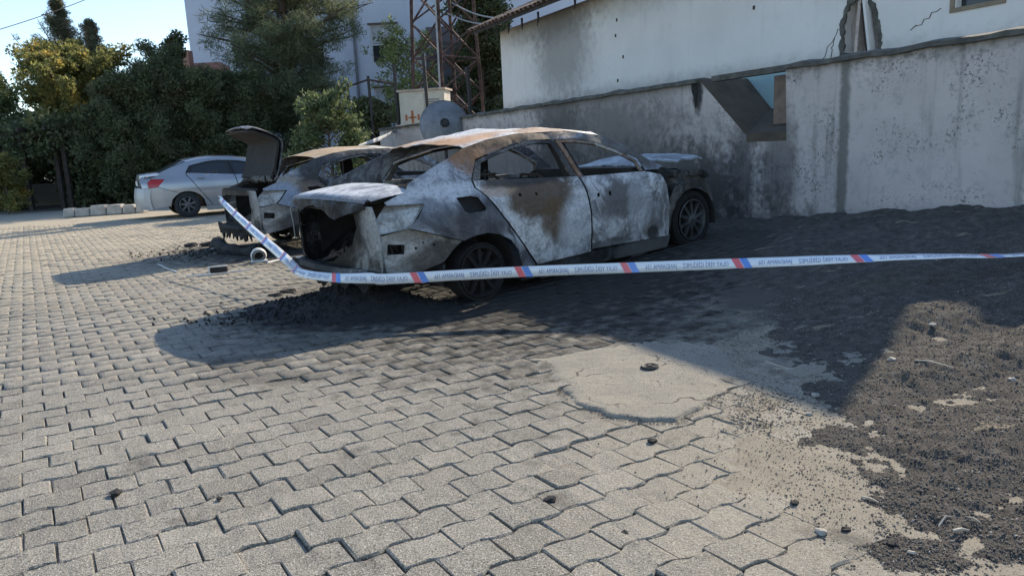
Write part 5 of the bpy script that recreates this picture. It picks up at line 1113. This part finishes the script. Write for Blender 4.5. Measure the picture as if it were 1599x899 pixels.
for i, (px, py, r, mt, lb) in enumerate([(860, 783, .022, M_ASH, 'black charcoal lump on the pavers in the foreground'), (181, 771, .020, M_ASH, 'small dark lump on pavers at the lower left'), (1018, 690, .017, M_ASH, 'black crumb in front of the concrete patch'),
     (1283, 833, .017, M_PEB, 'rounded pebble on the sand at the edge of the soil'), (1393, 851, .014, M_ASH, 'dark clod on the sandy strip in the soil'), (1455, 517, .020, M_PEB, 'pale flat stone at the shadow edge in the soil'), (1392, 573, .020, M_PEB, 'small pale stone in the sunlit soil'), (1264, 648, .012, M_PEB, 'white chip at the tip of the house shadow'),
     (1241, 786, .013, M_ASH, 'dark crumb on pavers near the soil edge'), (1320, 828, .013, M_ASH, 'dark clod beside the rounded pebble'), (1273, 620, .018, M_PEB, 'rounded stone inside the tip of the house shadow'), (1580, 598, .016, M_PEB, 'pale stone in the soil at the right frame edge'), (976, 833, .012, M_ASH, 'dark crumb on pavers below the concrete patch'), (342, 779, .010, M_ASH, 'tiny dark crumb on pavers at lower left')]):
    g_ = ground_pt(px, py); o = lump('stone' if mt is M_PEB else 'charcoal_lump', mt, r, i); h = max(0, soil_h(g_.x, g_.y), sand_h(g_.x, g_.y)); o.location = (g_.x, g_.y, g_.z+h+r*.35); o.rotation_euler = (0, 0, i*1.7); tag(o, lb, 'stone' if mt is M_PEB else 'charcoal', 'loose stones and lumps')
M_TWIG = plain('bleached twig', (.46, .41, .33), .8, 0, .2, 20)
for i, (pts, r, lb) in enumerate([([(1196, 566), (1215, 574), (1245, 581)], .004, 'pale forked twig in the shadow beside the concrete patch'), ([(1200, 576), (1222, 579), (1248, 577)], .003, 'second pale twig lying across the forked one'), ([(1428, 580), (1450, 586), (1487, 592)], .004, 'long straw stalk in the sunlit soil'), ([(1466, 823), (1476, 816), (1486, 812)], .0032, 'short curled straw low in the soil'), ([(1345, 777), (1358, 783), (1372, 788)], .0035, 'pale splinter in the soil near the sand edge'), ([(1488, 838), (1500, 837), (1513, 831)], .005, 'thick white stick stub in the soil'), ([(1512, 812), (1520, 818), (1530, 822)], .003, 'thin straw beside the stick stub'), ([(1418, 866), (1428, 872)], .005, 'white stick chip on the sandy strip')]):
    P = []
    for j, (px, py) in enumerate(pts): g_ = ground_pt(px, py); P.append(g_+Vector((0, 0, max(0.0, soil_h(g_.x, g_.y), sand_h(g_.x, g_.y))+r+.006*(j == 1))))
    o = MB().tube(P, [r, r*.9, r*.5][:len(P)], 6).build('twig', M_TWIG, None, True); tag(o, lb, 'twig', 'twigs on the soil')
# wreckage behind the cars
M_WPL = plain('white plastic', (.62, .62, .60), .5, 0, .15, 8)
g_ = ground_pt(405, 409); lp = empty('lamp_unit', g_, .4); tag(lp, 'round white lamp housing lying behind the far wreck', 'lamp part')
o = MB().lathe([(-.03, .085), (0, .098), (.035, .09), (.05, .07), (.02, .062), (-.03, .055)], 24, 'y').build('bezel', M_WPL, lp, True); o.location = (0, 0, .085); o.rotation_euler = (.25, 0, 0)
o = MB().lathe([(.02, .062), (.04, .04), (.045, .001)], 20, 'y').build('bowl', M_SOOTIN, lp, True); o.location = (0, 0, .085); o.rotation_euler = (.25, 0, 0)
MB().box((-.10, -.05, 0), (.10, .06, .025)).build('foot', M_WPL, lp, bevel=.01)
g_ = ground_pt(342, 425); bx_ = empty('broken_case', g_, .25); tag(bx_, 'small dark broken case with bright edges on the pavers', 'debris'); MB().box((-.09, -.05, .0), (.10, .05, .07)).build('case', M_SOOTIN, bx_, bevel=.01); MB().bar((-.10, -.055, .075), (.105, -.055, .078), .012).build('bright_edge', M_WPL, bx_); MB().bar((-.10, -.055, .0), (-.10, -.055, .08), .015).build('bright_edge', M_WPL, bx_)
for i, (pts, r, lb) in enumerate([([(418, 411), (440, 406), (482, 401)], .014, 'pale plastic strip trailing from the white lamp housing'), ([(290, 432), (340, 428), (392, 421)], .008, 'long thin pale strip lying on the pavers'), ([(246, 413), (262, 420), (277, 425)], .007, 'short pale strip in the lid shadow'), ([(330, 389), (344, 387), (352, 386)], .010, 'bright sliver beside the far wreck bumper')]):
    P = [ground_pt(*q)+Vector((0, 0, r*.6)) for q in pts]; P = [P[0]]+[P[k].lerp(P[k+1], t)+Vector((0, .01*random.uniform(-1, 1), 0)) for k in range(len(P)-1) for t in (.33, .66, 1)]
    o = MB().tube(P, r, 6).build('plastic_strip', M_WPL, None, True); tag(o, lb, 'strip', 'plastic strips on the pavers')
for i, (px, py, r, lb) in enumerate([(300, 384, .10, 'black melted lump left of the far wreck'), (330, 383, .13, 'larger black melted lump beside the far wreck bumper'), (355, 396, .1, 'black melted lump under the far wreck corner'), (432, 462, .06, 'black lump at the edge of the char heap'), (452, 456, .07, 'second lump at the edge of the char heap')]):
    g_ = ground_pt(px, py); o = lump('melted_lump', M_ASH, r, i+5, .4); o.location = g_+Vector((0, 0, r*.12)); tag(o, lb, 'debris', 'melted lumps')
